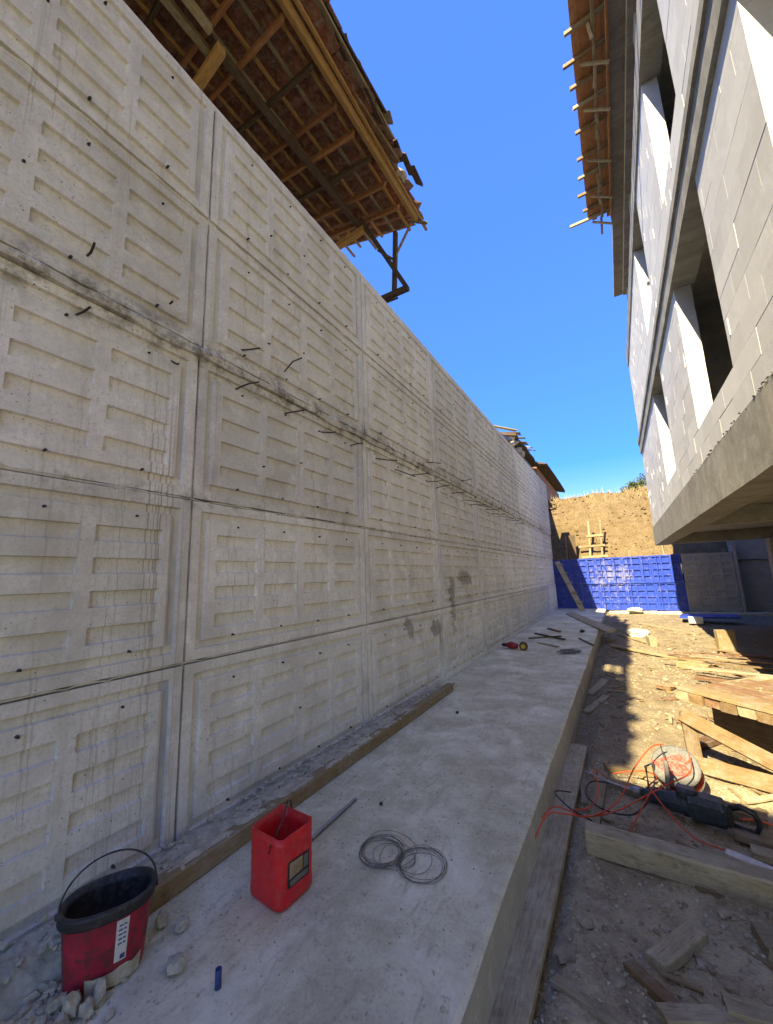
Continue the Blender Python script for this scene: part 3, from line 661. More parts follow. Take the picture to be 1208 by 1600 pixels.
# tiles
mb = MB(); NT = 7
for i in range(NT+1):
    u = i/NT; yv = (u-0.5)*0.30; hgt = 0.035*math.sin(u*math.pi*2)
    for (xv, zo) in ((-0.21, 0.0), (0.21, 0.022)):
        mb.v.append((xv, yv, hgt+zo)); mb.v.append((xv, yv, hgt+zo+0.014))
for i in range(NT):
    a = i*4; b_ = a+4
    for q in ((a, a+2, b_+2, b_), (a+1, b_+1, b_+3, a+3), (a, b_, b_+1, a+1), (a+2, a+3, b_+3, b_+2)): mb.f.append(q); mb.m.append(0)
mb.f += [(0, 1, 3, 2), (NT*4, NT*4+2, NT*4+3, NT*4+1)]; mb.m += [0, 0]
tile_me = mb.mesh('roof_tile', M_TILE); rest = MB()
xax = Vector((1, 0, -SLP)).normalized(); ntile = 0
spots = []
for i in range(17):
    xc = -2.78-0.35*i
    for j in range(44):
        y = 6.38+0.02*i-0.285*j
        spots.append((xc, y))
spots.sort(key=lambda s: -(s[1]) + abs(s[0]+3.8)*0.9)
for (xc, y) in spots:
    if xc+0.2 > eave_end(y)+0.12: continue
    if y < -6.2: continue
    jx, jy, ja = rnd.uniform(-0.02, 0.02), rnd.uniform(-0.012, 0.012), rnd.uniform(-0.05, 0.05)
    if xc > -2.9: jx += rnd.uniform(-0.10, 0.16); ja *= 4
    q = Matrix.Rotation(ja, 3, nrm); xa = q @ xax; ya = nrm.cross(xa).normalized()
    M = axes(xa, ya, xa.cross(ya), (xc+jx, y+jy, rz(xc+jx, 0.085)))
    if ntile < 295:
        o = bpy.data.objects.new('roof_tile', tile_me); put(o, house, M); ntile += 1
    else:
        rest.add([M @ Vector(v.co) for v in tile_me.vertices], [tuple(p.vertices) for p in tile_me.polygons])
tag(rest.build('far_tiles', M_TILE, house), kind='stuff')
# the eave edge continues out of view, lengthened and notched to shape its shadow
mb = MB(); mb.add([(-2.55, -6.3, rz(-2.55, .13)), (-9.0, -6.3, rz(-9, .13)), (-9.0, 6.2, rz(-9, .13)), (-3.2, 6.2, rz(-3.2, .13))], [(0, 1, 2, 3)])
mb.v = mb.v[:]; mb2 = MB(); mb2.obox(((-3.2-9.0)/2, -4.5, rz(-6.1, 0.17)), sl*3.05, (0, 10.7, 0), nrm*0.012); mb2.build('roof_deck', M_WDARK, house)
mb2 = MB(); mb2.obox((-3.03, -8.75, rz(-3.03, 0.14)), sl*0.36, (0, 6.45, 0), nrm*0.012)
mb2.obox((-2.92, 1.6, rz(-2.92, 0.14)), sl*0.44, (0, 3.25, 0), nrm*0.012); mb2.build('eave_deck', M_TILE, house)
for k in range(26):
    y = -1.5+0.27*k+rnd.uniform(-.1, .1); L = rnd.uniform(0.15, 0.6); ov = rnd.uniform(-0.02, 0.10)
    if y > 5.9: break
    plank('edge_scrap', (-2.50+ov-0.0*y, y, rz(-2.5, 0.13+rnd.uniform(-0.05, 0.04))), (-2.54+ov, y+L, rz(-2.54, 0.12+rnd.uniform(-0.05, 0.05))), rnd.uniform(0.08, 0.2), 0.025, rnd.choice((M_WDARK, M_WDARK, M_WOLD, M_TILE)), house, side=nrm, roll=rnd.uniform(-0.3, 0.5), jag=0.03)
# broken tile lumps at the corner
for k in range(7):
    y = 4.9+0.24*k; mb = MB(); mb.rock((-2.72+rnd.uniform(-0.08, 0.05), y, rz(-2.72, 0.12)), (0.12, 0.16, 0.05), 3.3*k+1, 1)
    mb.build('broken_tile', M_TILE, house)
mb = MB(); mb.rock((-2.66, 5.4, rz(-2.66, 0.14)), (0.07, 0.13, 0.06), 9.3, 2); mb.build('broken_tile', M_STONEW, house)
# hanging corner frame of the old balcony
plank('balcony_beam', (-4.6, 6.40, 7.66), (-3.13, 6.40, 7.60), 0.11, 0.11, M_WDARK, house)
plank('balcony_post', (-3.47, 6.40, 7.64), (-3.36, 6.36, 9.05), 0.09, 0.09, M_WDARK, house, side=(0, 1, 0))
plank('balcony_brace', (-3.17, 6.38, 7.63), (-3.98, 5.92, 9.35), 0.09, 0.08, M_WDARK, house, side=(0, 1, 0))
plank('balcony_brace', (-3.44, 6.38, 8.42), (-2.93, 6.30, 9.0), 0.045, 0.04, M_WPALE, house, side=(0, 1, 0))
plank('balcony_brace', (-3.43, 6.36, 8.40), (-3.7, 6.15, 8.62), 0.045, 0.04, M_WDARK, house, side=(0, 1, 0))
plank('balcony_brace', (-3.75, 6.42, 7.52), (-3.40, 6.42, 7.50), 0.04, 0.03, M_WDARK, house)

# unseen house-like block added behind the camera to shade the near ground
nb = empty('shadow_block', (0, -8, -0.3)); tag(nb, 'unseen plastered block added behind the viewer to shade the near ground', 'house')
mb = MB(); mb.box(-4.2, -1.0, -8.6, -6.2, -0.4, 8.2); mb.build('wall', M_PLASTER, nb)
mb = MB(); mb.obox((-2.6, -7.3, 8.65), (1.75, 0, 0), (0, 1.5, 0), (0, 0, 0.06)); mb.box(-4.2, -1.0, -8.6, -6.2, 8.2, 8.58); mb.build('roof', M_TILE, nb)

# ================================================================== RUINED HOUSE further along
ruin = empty('ruined_house', (-6, 24, 4.9))
tag(ruin, 'half ruined house with red plaster and broken roof behind the far end of the wall', 'house')
mb = MB(); mb.box(-9, -3.75, 18.0, 24.6, 4.6, 7.75); mb.build('wall', M_PLASTER, ruin)
mb = MB(); mb.box(-9, -3.72, 24.61, 35, 4.6, 8.15); mb.build('wall', M_BRICK, ruin)
for k in range(46):
    mb = MB(); x = -3.72-rnd.uniform(0, 1.2)*(k % 2); z = 6.9+rnd.uniform(0, 1.15); mb.rock((x, 17.95+(rnd.uniform(-.1, .06) if k % 2 else rnd.uniform(-.1, 2.6)), z), (rnd.uniform(0.1, 0.24), 0.12, rnd.uniform(0.08, 0.18)), k*1.3, 1)
    mb.build('wall_stone', M_STONEW, ruin)
for (ya, yb, z, x1) in ((17.9, 24.4, 8.08, -3.45), (24.4, 34.6, 8.22, -3.2)):
    mb = MB(); yy = lin(ya, yb, 0.45)+[yb]
    for y in yy:
        e = x1+0.12*nz(3, y, 1.7, 5)+0.05*nz(3, y, 5.0, 2); zz = z+0.05*nz(9, y, 1.1, 3)
        mb.v += [(e, y, zz-0.05), (e-0.03, y, zz+0.06), (-6.5, y, zz+0.95), (-6.5, y, zz+0.84)]
    for i in range(len(yy)-1):
        for j in range(4): k = (j+1) % 4; mb.f.append((i*4+j, (i+1)*4+j, (i+1)*4+k, i*4+k)); mb.m.append(0)
    n = len(mb.v); mb.f += [(0, 1, 2, 3), (n-1, n-2, n-3, n-4)]; mb.m += [0, 0]
    mb.build('roof', M_WDARK, ruin)
for k in range(9):
    y = 17.6+0.5*k; plank('roof_scrap', (-3.35+rnd.uniform(-.2, .1), y, 8.15+rnd.uniform(0, .15)), (-4.3, y+rnd.uniform(-.6, .6), 8.5+rnd.uniform(-.1, .3)), 0.2, 0.04, rnd.choice((M_WDARK, M_WOLD, M_WDARK)), ruin)
plank('eave_board', (-3.25, 24.5, 8.22), (-3.30, 34.5, 8.30), 0.3, 0.05, M_WDARK, ruin)
mb = MB(); mb.tube([(-3.55, 14.3, 7.1), (-3.6, 15.5, 7.28), (-3.65, 17.6, 7.75)], 0.07, 8); mb.build('drain_pipe', M_BLUET, ruin)
plank('roof_beam', (-3.7, 15.3, 7.18), (-3.9, 18.6, 7.9), 0.14, 0.14, M_WRED, ruin)

# ================================================================== far trees beyond the bank
def tree(loc, h, r, seed, label):
    rr = random.Random(seed); t = empty('tree', loc); tag(t, label, 'tree')
    x, y, z = loc; mb = MB(); mb.tube([(x, y, z-0.3), (x+0.05*h, y, z+h*0.4), (x, y, z+h*0.8)], [0.05*h, 0.035*h, 0.012*h], 7)
    for k in range(5):
        a = rr.uniform(0, 6.28); mb.tube([(x, y, z+h*(0.3+0.08*k)), (x+r*0.7*math.cos(a), y+r*0.7*math.sin(a), z+h*(0.5+0.08*k))], [0.02*h, 0.006*h], 5)
    mb.build('trunk', M_BARK, t); mb = MB()
    cl = [(x+rr.gauss(0, r*0.5), y+rr.gauss(0, r*0.5), z+h*rr.uniform(0.35, 0.95), r*rr.uniform(0.25, 0.45)) for _ in range(14)]
    for k in range(1400):
        cx, cy, cz, cr = rr.choice(cl); p = Vector((cx+rr.gauss(0, cr*0.5), cy+rr.gauss(0, cr*0.5), cz+rr.gauss(0, cr*0.45)))
        a = Vector((rr.uniform(-1, 1), rr.uniform(-1, 1), rr.uniform(-1, 1))).normalized(); b_ = a.cross(Vector((rr.uniform(-1, 1), rr.uniform(-1, 1), rr.uniform(-1, 1)))).normalized(); s = 0.05*r*rr.uniform(0.6, 1.4)
        mb.add([p-a*s*1.6, p+b_*s, p+a*s*1.6, p-b_*s], [(0, 1, 2, 3)])
    mb.build('crown', M_LEAF, t)
tree((3.1, 38, 7.2), 2.7, 1.3, 3, 'larger dark green tree showing beside the building corner above the bank')
tree((1.6, 37, 7.1), 1.7, 0.9, 5, 'low green bush on the crest left of the larger tree')
# ================================================================== THINGS ON THE SLAB
# formwork timber along the foot of the wall
o = plank('timber_beam', (-2.145, 1.10, 0.05), (-2.165, 5.12, 0.05), 0.085, 0.10, M_WPALE, warp=0.0006, segs=14)
tag(o, 'long mortar-crusted timber lying on the slab along the foot of the concrete wall', 'timber')
mb = MB()      # mortar and crumbs packed between the timber and the wall
yy = lin(-0.3, 5.2, 0.05)+[5.2]
for y in yy:
    f_ = min(1, max(0.15, (5.3-y)/1.5)); a = abs(nz(2, y, 6, 4))
    mb.v += [(-2.418, y, 0.06*f_+0.03*a), (-2.33, y, (0.085+0.03*nz(1, y, 8, 2))*f_), (-2.25, y, (0.09+0.035*nz(4, y, 7, 6))*f_), (-2.16+0.02*a, y, (0.095+0.02*nz(7, y, 9, 5))*f_ + (0.008 if y > 1.1 else -0.04)), (-2.10 if y < 1.1 else -2.13+0.01*a, y, 0.004 if y < 1.1 else 0.1)]
for i in range(len(yy)-1):
    for j in range(4): mb.f.append((i*5+j, i*5+j+1, (i+1)*5+j+1, (i+1)*5+j)); mb.m.append(0)
for k in range(700):
    y = rnd.uniform(-0.2, 5.3); mb.rock((rnd.uniform(-2.40, -2.12), y, 0.09*min(1, max(0.2, (5.3-y)/1.5))+rnd.uniform(0.0, 0.012)), rnd.uniform(0.004, 0.02), k*0.91, 1)
tag(mb.build('mortar_spill', M_GREYRUB), 'crumbly grey mortar spilt between the long timber and the wall', 'mortar', kind='stuff')

# oval bucket
bc = Vector((-1.985, 0.93, 0.0)); bx = Vector((0.50, 0.866, 0)).normalized(); by = Vector((0.866, -0.50, 0)); ZV = Vector((0, 0, 1))
def oval(a, b_, th, e=2.35):
    c, s = math.cos(th), math.sin(th); return (a*math.copysign(abs(c)**(2/e), c), b_*math.copysign(abs(s)**(2/e), s))
bucket = empty('bucket', bc); tag(bucket, 'oval black bucket with torn crimson label standing by the wall', 'bucket')
BM = axes(bx, by, ZV, bc) @ Matrix.Diagonal((0.88, 0.88, 0.9, 1)); NS = 48
def shell(prof, ths, close=True, thick=None):
    mb = MB(); n = len(ths)
    for (a, b_, z) in prof:
        for th in ths: x, y = oval(a, b_, th); mb.v.append((x, y, z))
    for i in range(len(prof)-1):
        for j in range(n if close else n-1):
            k = (j+1) % n; mb.f.append((i*n+j, i*n+k, (i+1)*n+k, (i+1)*n+j)); mb.m.append(0)
    return mb
full = [2*math.pi*k/NS for k in range(NS)]
mb = shell([(0.0, 0.0, 0.004), (0.145, 0.100, 0.0), (0.15, 0.105, 0.006), (0.178, 0.128, 0.30), (0.178, 0.128, 0.315), (0.171, 0.121, 0.315), (0.168, 0.118, 0.28), (0.143, 0.097, 0.012), (0.0, 0.0, 0.012)], full)
mb.build('body', M_BLACK, bucket, BM, smooth=True)
mb = shell([(0.178, 0.128, 0.278), (0.190, 0.140, 0.276), (0.193, 0.143, 0.285), (0.190, 0.140, 0.300), (0.193, 0.143, 0.312), (0.188, 0.138, 0.322), (0.176, 0.126, 0.322), (0.172, 0.122, 0.312), (0.176, 0.126, 0.28)], full)
mb.build('rim', M_BLACK, bucket, BM, smooth=True)
lab = [R(a) for a in range(-4, 153, 4)]
mb = shell([(0.1535, 0.1085, 0.018), (0.1775, 0.1275, 0.268)], lab, close=False)
bucket_label = mb.build('label', M_CRIM, bucket, BM, smooth=True)
def patch(a0, a1, z0, z1, mat, name, jag=0.0, off=0.0025):
    ths = [R(a0+(a1-a0)*i/8) for i in range(9)]; mb = MB()
    for zi in range(2):
        for i, th in enumerate(ths):
            z = (z0, z1)[zi] + (rnd.uniform(-jag, jag) if jag else 0); k = z/0.30
            x, y = oval(0.150+0.028*k+off+0.003, 0.105+0.023*k+off+0.003, th); mb.v.append((x, y, z))
    for i in range(8): mb.f.append((i, i+1, 9+i+1, 9+i)); mb.m.append(0)
    return mb.build(name, mat, bucket_label, BM, smooth=True)
patch(62, 78, 0.10, 0.265, M_WHITE, 'sticker'); patch(30, 108, 0.012, 0.075, M_PAPER, 'torn_paper', 0.008)
mb = MB()
for k in range(9): mb.obox((0, 0, 0), (0.001, 0, 0), (0, 0.001, 0), (0, 0, 0.001))
# printed lines on the sticker
mb = MB()
for k in range(5):
    z = 0.245-0.018*k
    for (a0, a1) in ((65, 69), (70, 75)):
        q = []
        for a in (a0, a1):
            for zz in (z, z-0.007):
                kk = zz/0.30; x, y = oval(0.150+0.028*kk+0.0062, 0.105+0.023*kk+0.0062, R(a)); q.append((x, y, zz))
        mb.add(q, [(0, 1, 3, 2)])
q = []
for a in (64, 71):
    for zz in (0.125, 0.106): kk = zz/0.3; x, y = oval(0.150+0.028*kk+0.0062, 0.105+0.023*kk+0.0062, R(a)); q.append((x, y, zz))
mb.add(q, [(0, 1, 3, 2)]); tag(mb.build('print', M_BLUET, bucket_label, BM), kind='stuff')
mb = MB(); pts = []
for k in range(25):
    th = math.pi*k/24; pts.append((0.192*math.cos(th), -0.055*math.sin(th), 0.292+0.165*math.sin(th)**0.9))
mb.tube(pts, 0.0042, 7)
for s_ in (-1, 1): mb.tube([(0.186*s_, 0, 0.292), (0.200*s_, 0, 0.292)], 0.013, 10)
mb.build('handle', M_BLACK, bucket, BM, smooth=True)

# cut-open red jerrycan
jc = Vector((-1.662, 1.585, 0.0)); ja = R(-4)
jx = Vector((math.cos(ja), math.sin(ja), 0)); jy = Vector((-math.sin(ja), math.cos(ja), 0)); JM = axes(jx, jy, ZV, jc) @ Matrix.Diagonal((1.14, 1.14, 1.03, 1))
can = empty('jerrycan', jc); tag(can, 'red plastic jerrycan with its top cut off, standing on the slab', 'jerrycan')
def rrect(a, b_, r, n=6):
    pts = []
    for (sx, sy, a0) in ((1, 1, 0), (-1, 1, 90), (-1, -1, 180), (1, -1, 270)):
        for k in range(n+1):
            t = R(a0+90*k/n); pts.append((sx*(a-r)+r*math.cos(t), sy*(b_-r)+r*math.sin(t)))
    return pts
mb = MB(); prof = [(0, 0.045, 0.0), (0.0, 1, 0.0)]
rings = []
def ring(k, z, inset=0.0, top=False):
    out = []
    for i, (x, y) in enumerate(rrect(0.112-inset, 0.104-inset, 0.042)):
        zz = z
        if top: zz = z + 0.006*math.sin(i*0.7) + 0.05*x*(1 if y < 0 else 0.3)
        out.append((x*k, y*k, zz))
    return out
seq = [(0.01, 0.003, 0, 0), (0.90, 0.0, 0, 0), (0.985, 0.012, 0, 0), (1.0, 0.03, 0, 0), (0.985, 0.09, 0, 0), (0.995, 0.15, 0, 0), (0.985, 0.17, 0, 0), (0.995, 0.19, 0, 0), (0.985, 0.21, 0, 0), (0.995, 0.23, 0, 0), (1.0, 0.262, 0, 0), (1.0, 0.300, 0, 1), (1.0, 0.300, 0.004, 1), (0.99, 0.22, 0.004, 0), (0.98, 0.03, 0.004, 0), (0.9, 0.008, 0.004, 0), (0.01, 0.008, 0.004, 0)]
for (k, z, ins, tp) in seq: rings.append(ring(k, z, ins, bool(tp)))
n = len(rings[0]); mb.v = [p for r_ in rings for p in r_]
for i in range(len(rings)-1):
    for j in range(n): k = (j+1) % n; mb.f.append((i*n+j, i*n+k, (i+1)*n+k, (i+1)*n+j)); mb.m.append(0)
mb.build('body', M_REDP, can, JM, smooth=True)
mb = MB(); mb.add([(0.1145, -0.062, 0.085), (0.1145, 0.058, 0.080), (0.1140, 0.060, 0.185), (0.1140, -0.060, 0.195)], [(0, 1, 2, 3)]); can_label = mb.build('label', M_BLACK, can, JM)
mb = MB(); mb.add([(0.1158, -0.054, 0.122), (0.1158, 0.020, 0.125), (0.1154, 0.022, 0.182), (0.1154, -0.052, 0.188)], [(0, 1, 2, 3)]); mb.build('label_print', M_WPALE, can_label, JM)
mb = MB(); mb.add([(0.1158, -0.050, 0.092), (0.1158, 0.050, 0.090), (0.1158, 0.050, 0.112), (0.1158, -0.050, 0.114)], [(0, 1, 2, 3)]); mb.add([(0.1158, 0.026, 0.125), (0.1158, 0.052, 0.125), (0.1154, 0.052, 0.178), (0.1154, 0.026, 0.18)], [(0, 1, 2, 3)]); tag(mb.build('label_print', M_GREYP, can_label, JM), kind='stuff')
mb = MB(); mb.tube([(-0.06, 0.107, 0.255), (-0.062, 0.109, 0.29), (-0.058, 0.10, 0.33), (-0.035, 0.06, 0.352), (0.0, 0.02, 0.34), (0.03, -0.03, 0.315), (0.05, -0.08, 0.292), (0.055, -0.109, 0.27), (0.05, -0.110, 0.24)], 0.0034, 6); mb.build('handle', M_TIE, can, JM, smooth=True)

# coil of binding wire
mb = MB(); rr = random.Random(12)
def loop(cx, cy, r, z, ex=1.0, seed=0):
    pts = []
    for k in range(40):
        t = 2*math.pi*k/40; q = 1+0.03*math.sin(2*t+seed)+0.02*math.sin(3*t+seed*2)
        pts.append((cx+r*q*ex*math.cos(t), cy+r*q*math.sin(t), z+0.004*math.sin(t*2+seed)+0.003))
    mb.tube(pts, 0.0014, 4, closed=True)
for k in range(9): loop(-1.345+rr.gauss(0, 0.006), 2.035+rr.gauss(0, 0.006), 0.118+rr.gauss(0, 0.007), 0.003+0.0035*k, 1.0, k)
for k in range(5): loop(-1.105+rr.gauss(0, 0.012), 2.065+rr.gauss(0, 0.01), 0.125+rr.gauss(0, 0.008), 0.003+0.003*k, 1.0, k+20)
for k in range(5): loop(-1.30+0.05*k, 2.06+rr.gauss(0, 0.012), 0.10+rr.gauss(0, 0.016), 0.004, 1.0, k+40)
loop(-1.32, 2.09, 0.15, 0.004, 1.05, 3)
tag(mb.build('wire_coil', M_WIRE, origin=(-1.23, 2.05, 0)), 'two overlapping coils of thin grey wire on the slab', 'wire')
mb = MB(); mb.tube([(-1.775, 1.93, 0.012), (-1.78, 2.2, 0.014), (-1.79, 2.40, 0.011)], 0.011, 8)
tag(mb.build('steel_rod', M_STEEL, origin=(-1.78, 2.2, 0)), 'short grey rod lying on the slab behind the red jerrycan', 'rod')
mb = MB(); n = 16
for (r0, z) in ((0.0105, 0.0), (0.0125, 0.0), (0.0125, 0.062), (0.0105, 0.064), (0.0105, 0.005)):
    mb.v += [(-1.52+r0*math.cos(2*math.pi*k/n), 1.125+r0*math.sin(2*math.pi*k/n), z+0.001) for k in range(n)]
for i in range(4):
    for j in range(n): mb.f.append((i*n+j, i*n+(j+1) % n, (i+1)*n+(j+1) % n, (i+1)*n+j)); mb.m.append(0)
tag(mb.build('plastic_tube', M_BLUET, smooth=True, origin=(-1.52, 1.125, 0)), 'small dark blue plastic tube standing on end on the slab', 'tube')
def stone(p, r, seed, label, mat=None, name='stone', group=None):
    mb = MB(); mb.rock(p, r, seed, 2); tag(mb.build(name, mat or M_GREYRUB, origin=p), label, 'stone', group)
stone((-1.735, 1.085, 0.022), (0.042, 0.035, 0.025), 4.2, 'fist-sized pale stone on the slab between bucket and blue tube')
stone((-1.995, 1.165, 0.025), (0.028, 0.028, 0.034), 7.7, 'small pale stone at the near end of the long timber beside the bucket')
stone((-1.90, 1.20, 0.022), (0.034, 0.03, 0.022), 8.9, 'dull brown stone against the near end of the long timber')
stone((-1.865, 0.865, 0.03), (0.024, 0.02, 0.05), 2.6, 'upright bluish stone chip leaning at the foot of the bucket')
stone((-1.915, 0.79, 0.035), (0.038, 0.032, 0.038), 5.1, 'largest grey chunk of the rubble heap in front of the bucket')
stone((-1.86, 0.82, 0.025), (0.027, 0.023, 0.026), 6.6, 'pale chunk right of the largest one in the rubble heap before the bucket')
stone((-1.985, 0.775, 0.022), (0.024, 0.027, 0.022), 1.9, 'small chunk left of the largest one in the rubble heap before the bucket')
stone((-1.88, 0.745, 0.02), (0.035, 0.028, 0.026), 11.4, 'low chunk at the front edge of the rubble heap before the bucket')
mb = MB()
for k in range(260):
    if k < 150: x = -1.95+rnd.gauss(0, 0.10); y = 0.80+rnd.gauss(0, 0.07); r = rnd.uniform(0.004, 0.018)
    else: x = -2.22+rnd.gauss(0, 0.09); y = rnd.uniform(0.5, 1.05); r = rnd.uniform(0.006, 0.028)
    mb.rock((x, y, r*0.4), r, k*0.53, 1)
for k in range(750):
    x = rnd.uniform(-2.1, -0.7); y = 0.7+8*rnd.random()**1.8; mb.rock((x, y, 0.002), rnd.uniform(0.0015, 0.007)*(1.8 if rnd.random() < 0.05 else 1), k*0.31, 1)
tag(mb.build('grit', M_GREYRUB), 'grey grit and crumbs strewn over the slab and round the bucket', 'grit', kind='stuff')

# far end of the slab
def thing_tube(name, pts, r, mat, label, cat, n=7): mb = MB(); mb.tube(pts, r, n); return tag(mb.build(name, mat, origin=pts[0]), label, cat)
gr = empty('angle_grinder', (-2.05, 8.35, 0)); tag(gr, 'red power tool with a yellow disc lying by the wall on the slab', 'power tool')
mb = MB(); mb.tube([(-2.22, 8.42, 0.07), (-2.10, 8.36, 0.08), (-1.98, 8.34, 0.07)], [0.045, 0.075, 0.05], 10); mb.build('body', M_CRIM, gr, smooth=True)
mb = MB(); mb.tube([(-2.32, 8.47, 0.06), (-2.22, 8.42, 0.07)], [0.03, 0.04], 8); mb.build('handle', M_BLACK, gr, smooth=True)
mb = MB(); mb.tube([(-1.86, 8.34, 0.085), (-1.85, 8.27, 0.085)], 0.085, 16); mb.build('disc_guard', M_WRED, gr)
mb = MB(); mb.tube([(-1.855, 8.268, 0.085), (-1.854, 8.255, 0.085)], 0.045, 14); mb.build('disc', plain('yellow_disc', (0.55, 0.38, 0.05), 0.6), gr)
tag(plank('wood_strip', (-2.05, 10.6, 0.02), (-1.25, 9.75, 0.03), 0.05, 0.03, M_WDARK), 'dark strip of wood, longest of those lying across the slab near its far end', 'wood strip')
tag(plank('wood_strip', (-2.0, 9.55, 0.05), (-1.35, 9.95, 0.07), 0.04, 0.03, M_WDARK), 'dark strip of wood crossing under the longest strip on the slab', 'wood strip')
tag(plank('wood_strip', (-1.75, 9.25, 0.015), (-1.28, 8.85, 0.02), 0.07, 0.02, M_WOLD), 'olive brown slat on the slab nearest the red power tool', 'wood strip')
tag(plank('wood_strip', (-1.88, 11.6, 0.02), (-1.5, 11.0, 0.03), 0.07, 0.03, M_WRED), 'short reddish slat on the slab beyond the dark strips', 'wood strip')
tag(plank('wood_strip', (-0.98, 10.1, 0.015), (-0.66, 9.3, 0.015), 0.05, 0.02, M_WDARK), 'thin dark stick lying at the right edge of the slab', 'wood strip')
mb = MB(); rr = random.Random(5)
for k in range(16):
    pts = []; c = Vector((-1.03+rr.gauss(0, 0.05), 8.35+rr.gauss(0, 0.06), 0.03)); a = rr.uniform(0, 6)
    for i in range(18): t = 2*math.pi*i/18; pts.append((c.x+0.13*math.cos(t), c.y+0.14*math.sin(t+a*0.2), c.z+0.02*math.sin(t+a)))
    mb.tube(pts, 0.004, 4, closed=True)
tag(mb.build('wire_tangle', M_WIRE, origin=(-1.03, 8.35, 0)), 'dark tangle of wire on the slab near its right edge', 'wire')
stone((-1.0, 11.2, 0.03), 0.06, 3.9, 'dark lump near the right edge of the slab at its far end', M_TIE)
stone((-1.77, 4.34, 0.012), 0.018, 8.3, 'tiny dark lump on the bare slab beyond the end of the timber', M_TIE)
stone((-1.60, 2.44, 0.008), 0.013, 2.3, 'tiny black lump beside the far end of the grey rod', M_TIE)
o = plank('plank', (-1.78, 15.8, 0.035), (-0.36, 11.2, 0.06), 0.24, 0.06, M_WOLD, roll=0.25); tag(o, 'grey plank lying askew across the far end of the slab', 'plank')
ln = empty('leaning_board', (-1.5, 17.1, 0)); tag(ln, 'grey cleated board leaning against the left end of the blue formwork', 'board')
p0, p1 = Vector((-1.42, 17.0, 0.02)), Vector((-2.26, 17.75, 2.0))
plank('board', p0, p1, 0.2, 0.04, M_WOLD, ln, side=(0.3, -1, 0.45))
for k in range(5):
    c = p0.lerp(p1, 0.14+0.19*k)+Vector((0.02, -0.045, 0.02)); plank('cleat', c-Vector((0.1, 0.02, 0.0)), c+Vector((0.12, 0.02, 0.05)), 0.06, 0.035, M_WOLD, ln, side=(0.3, -1, 0.45))

# behind the formwork: ladder and boards
lad = empty('ladder', (-0.75, 18.9, 1.8)); tag(lad, 'rough wooden ladder leaning on the earth bank behind the blue formwork', 'ladder')
for x in (-1.02, -0.55): plank('rail', (x-0.02, 18.72, 1.75), (x+0.05, 19.25, 3.78), 0.075, 0.06, M_WPALE, lad, side=(0, -1, 0.2))
for (z, a, b_) in ((2.15, -1.35, -0.35), (2.62, -1.45, -0.42), (3.08, -1.12, -0.45)):
    yv = 18.67+(z-1.75)*0.26; plank('rung', (a, yv, z), (b_, yv, z+0.02), 0.10, 0.05, M_WPALE, lad, side=(0, -1, 0.2))
o = plank('board', (-1.73, 18.70, 1.8), (-1.70, 18.78, 3.16), 0.32, 0.05, M_WDARK, side=(0.25, -1, 0.1)); tag(o, 'dark upright board behind the left end of the blue formwork', 'board')
o = plank('stake', (-1.95, 18.66, 1.8), (-1.92, 18.70, 3.14), 0.06, 0.05, M_WPALE); tag(o, 'pale thin stake just left of the dark upright board', 'stake')
o = plank('stake', (0.42, 18.62, 1.7), (0.42, 18.62, 2.36), 0.09, 0.06, M_WPALE); tag(o, 'short pale stake rising over the middle of the blue formwork', 'stake')
o = plank('stake', (1.62, 18.9, 1.7), (1.52, 19.1, 3.6), 0.05, 0.05, M_WOLD); tag(o, 'thin tall stake against the earth bank beside the building corner', 'stake')
o = plank('plank', (-2.0, 18.52, 2.05), (2.9, 18.52, 2.09), 0.10, 0.04, M_WPALE); tag(o, 'long pale plank lying on top of the wall behind the blue formwork', 'plank')

# ================================================================== THINGS ON THE GROUND
def gz(x, y, d=0.0): return ground_h(x, y)+d
def gp(name, a, b_, wd, th, mat, label, cat='plank', za=0.0, zb=0.0, **kw):
    o = plank(name, (a[0], a[1], gz(*a)+th/2+za), (b_[0], b_[1], gz(*b_)+th/2+zb), wd, th, mat, **kw); return tag(o, label, cat)
gp('plank', (-0.60, 1.45), (-0.575, 4.62), 0.17, 0.045, M_WOLD, 'long worn board lying in the gap along the slab edge', za=0.085, zb=0.075, warp=0.003, segs=10)
gp('timber', (-0.385, 3.02), (0.72, 3.02), 0.13, 0.145, M_WOLD, 'heavy squared grey timber lying across in front of the demolition hammer', 'timber', segs=8)
gp('plank', (-0.065, 2.31), (0.125, 2.62), 0.085, 0.05, M_WOLD, 'short cracked offcut lying alone on the soil in front of the heavy timber', 'offcut')
gp('plank', (0.36, 2.66), (0.60, 2.70), 0.15, 0.06, M_WOLD, 'greenish grey board end at the right edge in front of the heavy timber', 'board')
gp('plank', (-0.46, 2.08), (-0.22, 1.98), 0.05, 0.03, M_WOLD, 'splintered thin stick at the bottom in front of the short offcut', 'stick', warp=0.02)
gp('plank', (-0.17, 2.28), (0.06, 2.08), 0.06, 0.035, M_WNEW, 'brown stick lying between the short offcut and the bottom edge', 'stick', warp=0.02)
gp('plank', (-0.06, 2.06), (0.20, 2.22), 0.07, 0.04, M_WOLD, 'split board lying lowest of all at the bottom right corner', 'board', za=0.02)
gp('plank', (0.16, 2.235), (0.5, 2.30), 0.08, 0.04, M_WOLD, 'board running off the bottom right corner beyond the split one', 'board', za=0.02)
gp('plank', (-0.55, 4.55), (-0.44, 3.55), 0.05, 0.03, M_WOLD, 'thin batten beside the long worn board near its far end', 'batten')
gp('plank', (-0.36, 3.25), (-0.33, 4.1), 0.07, 0.03, M_WOLD, 'dusty batten lying under the orange cables', 'batten')
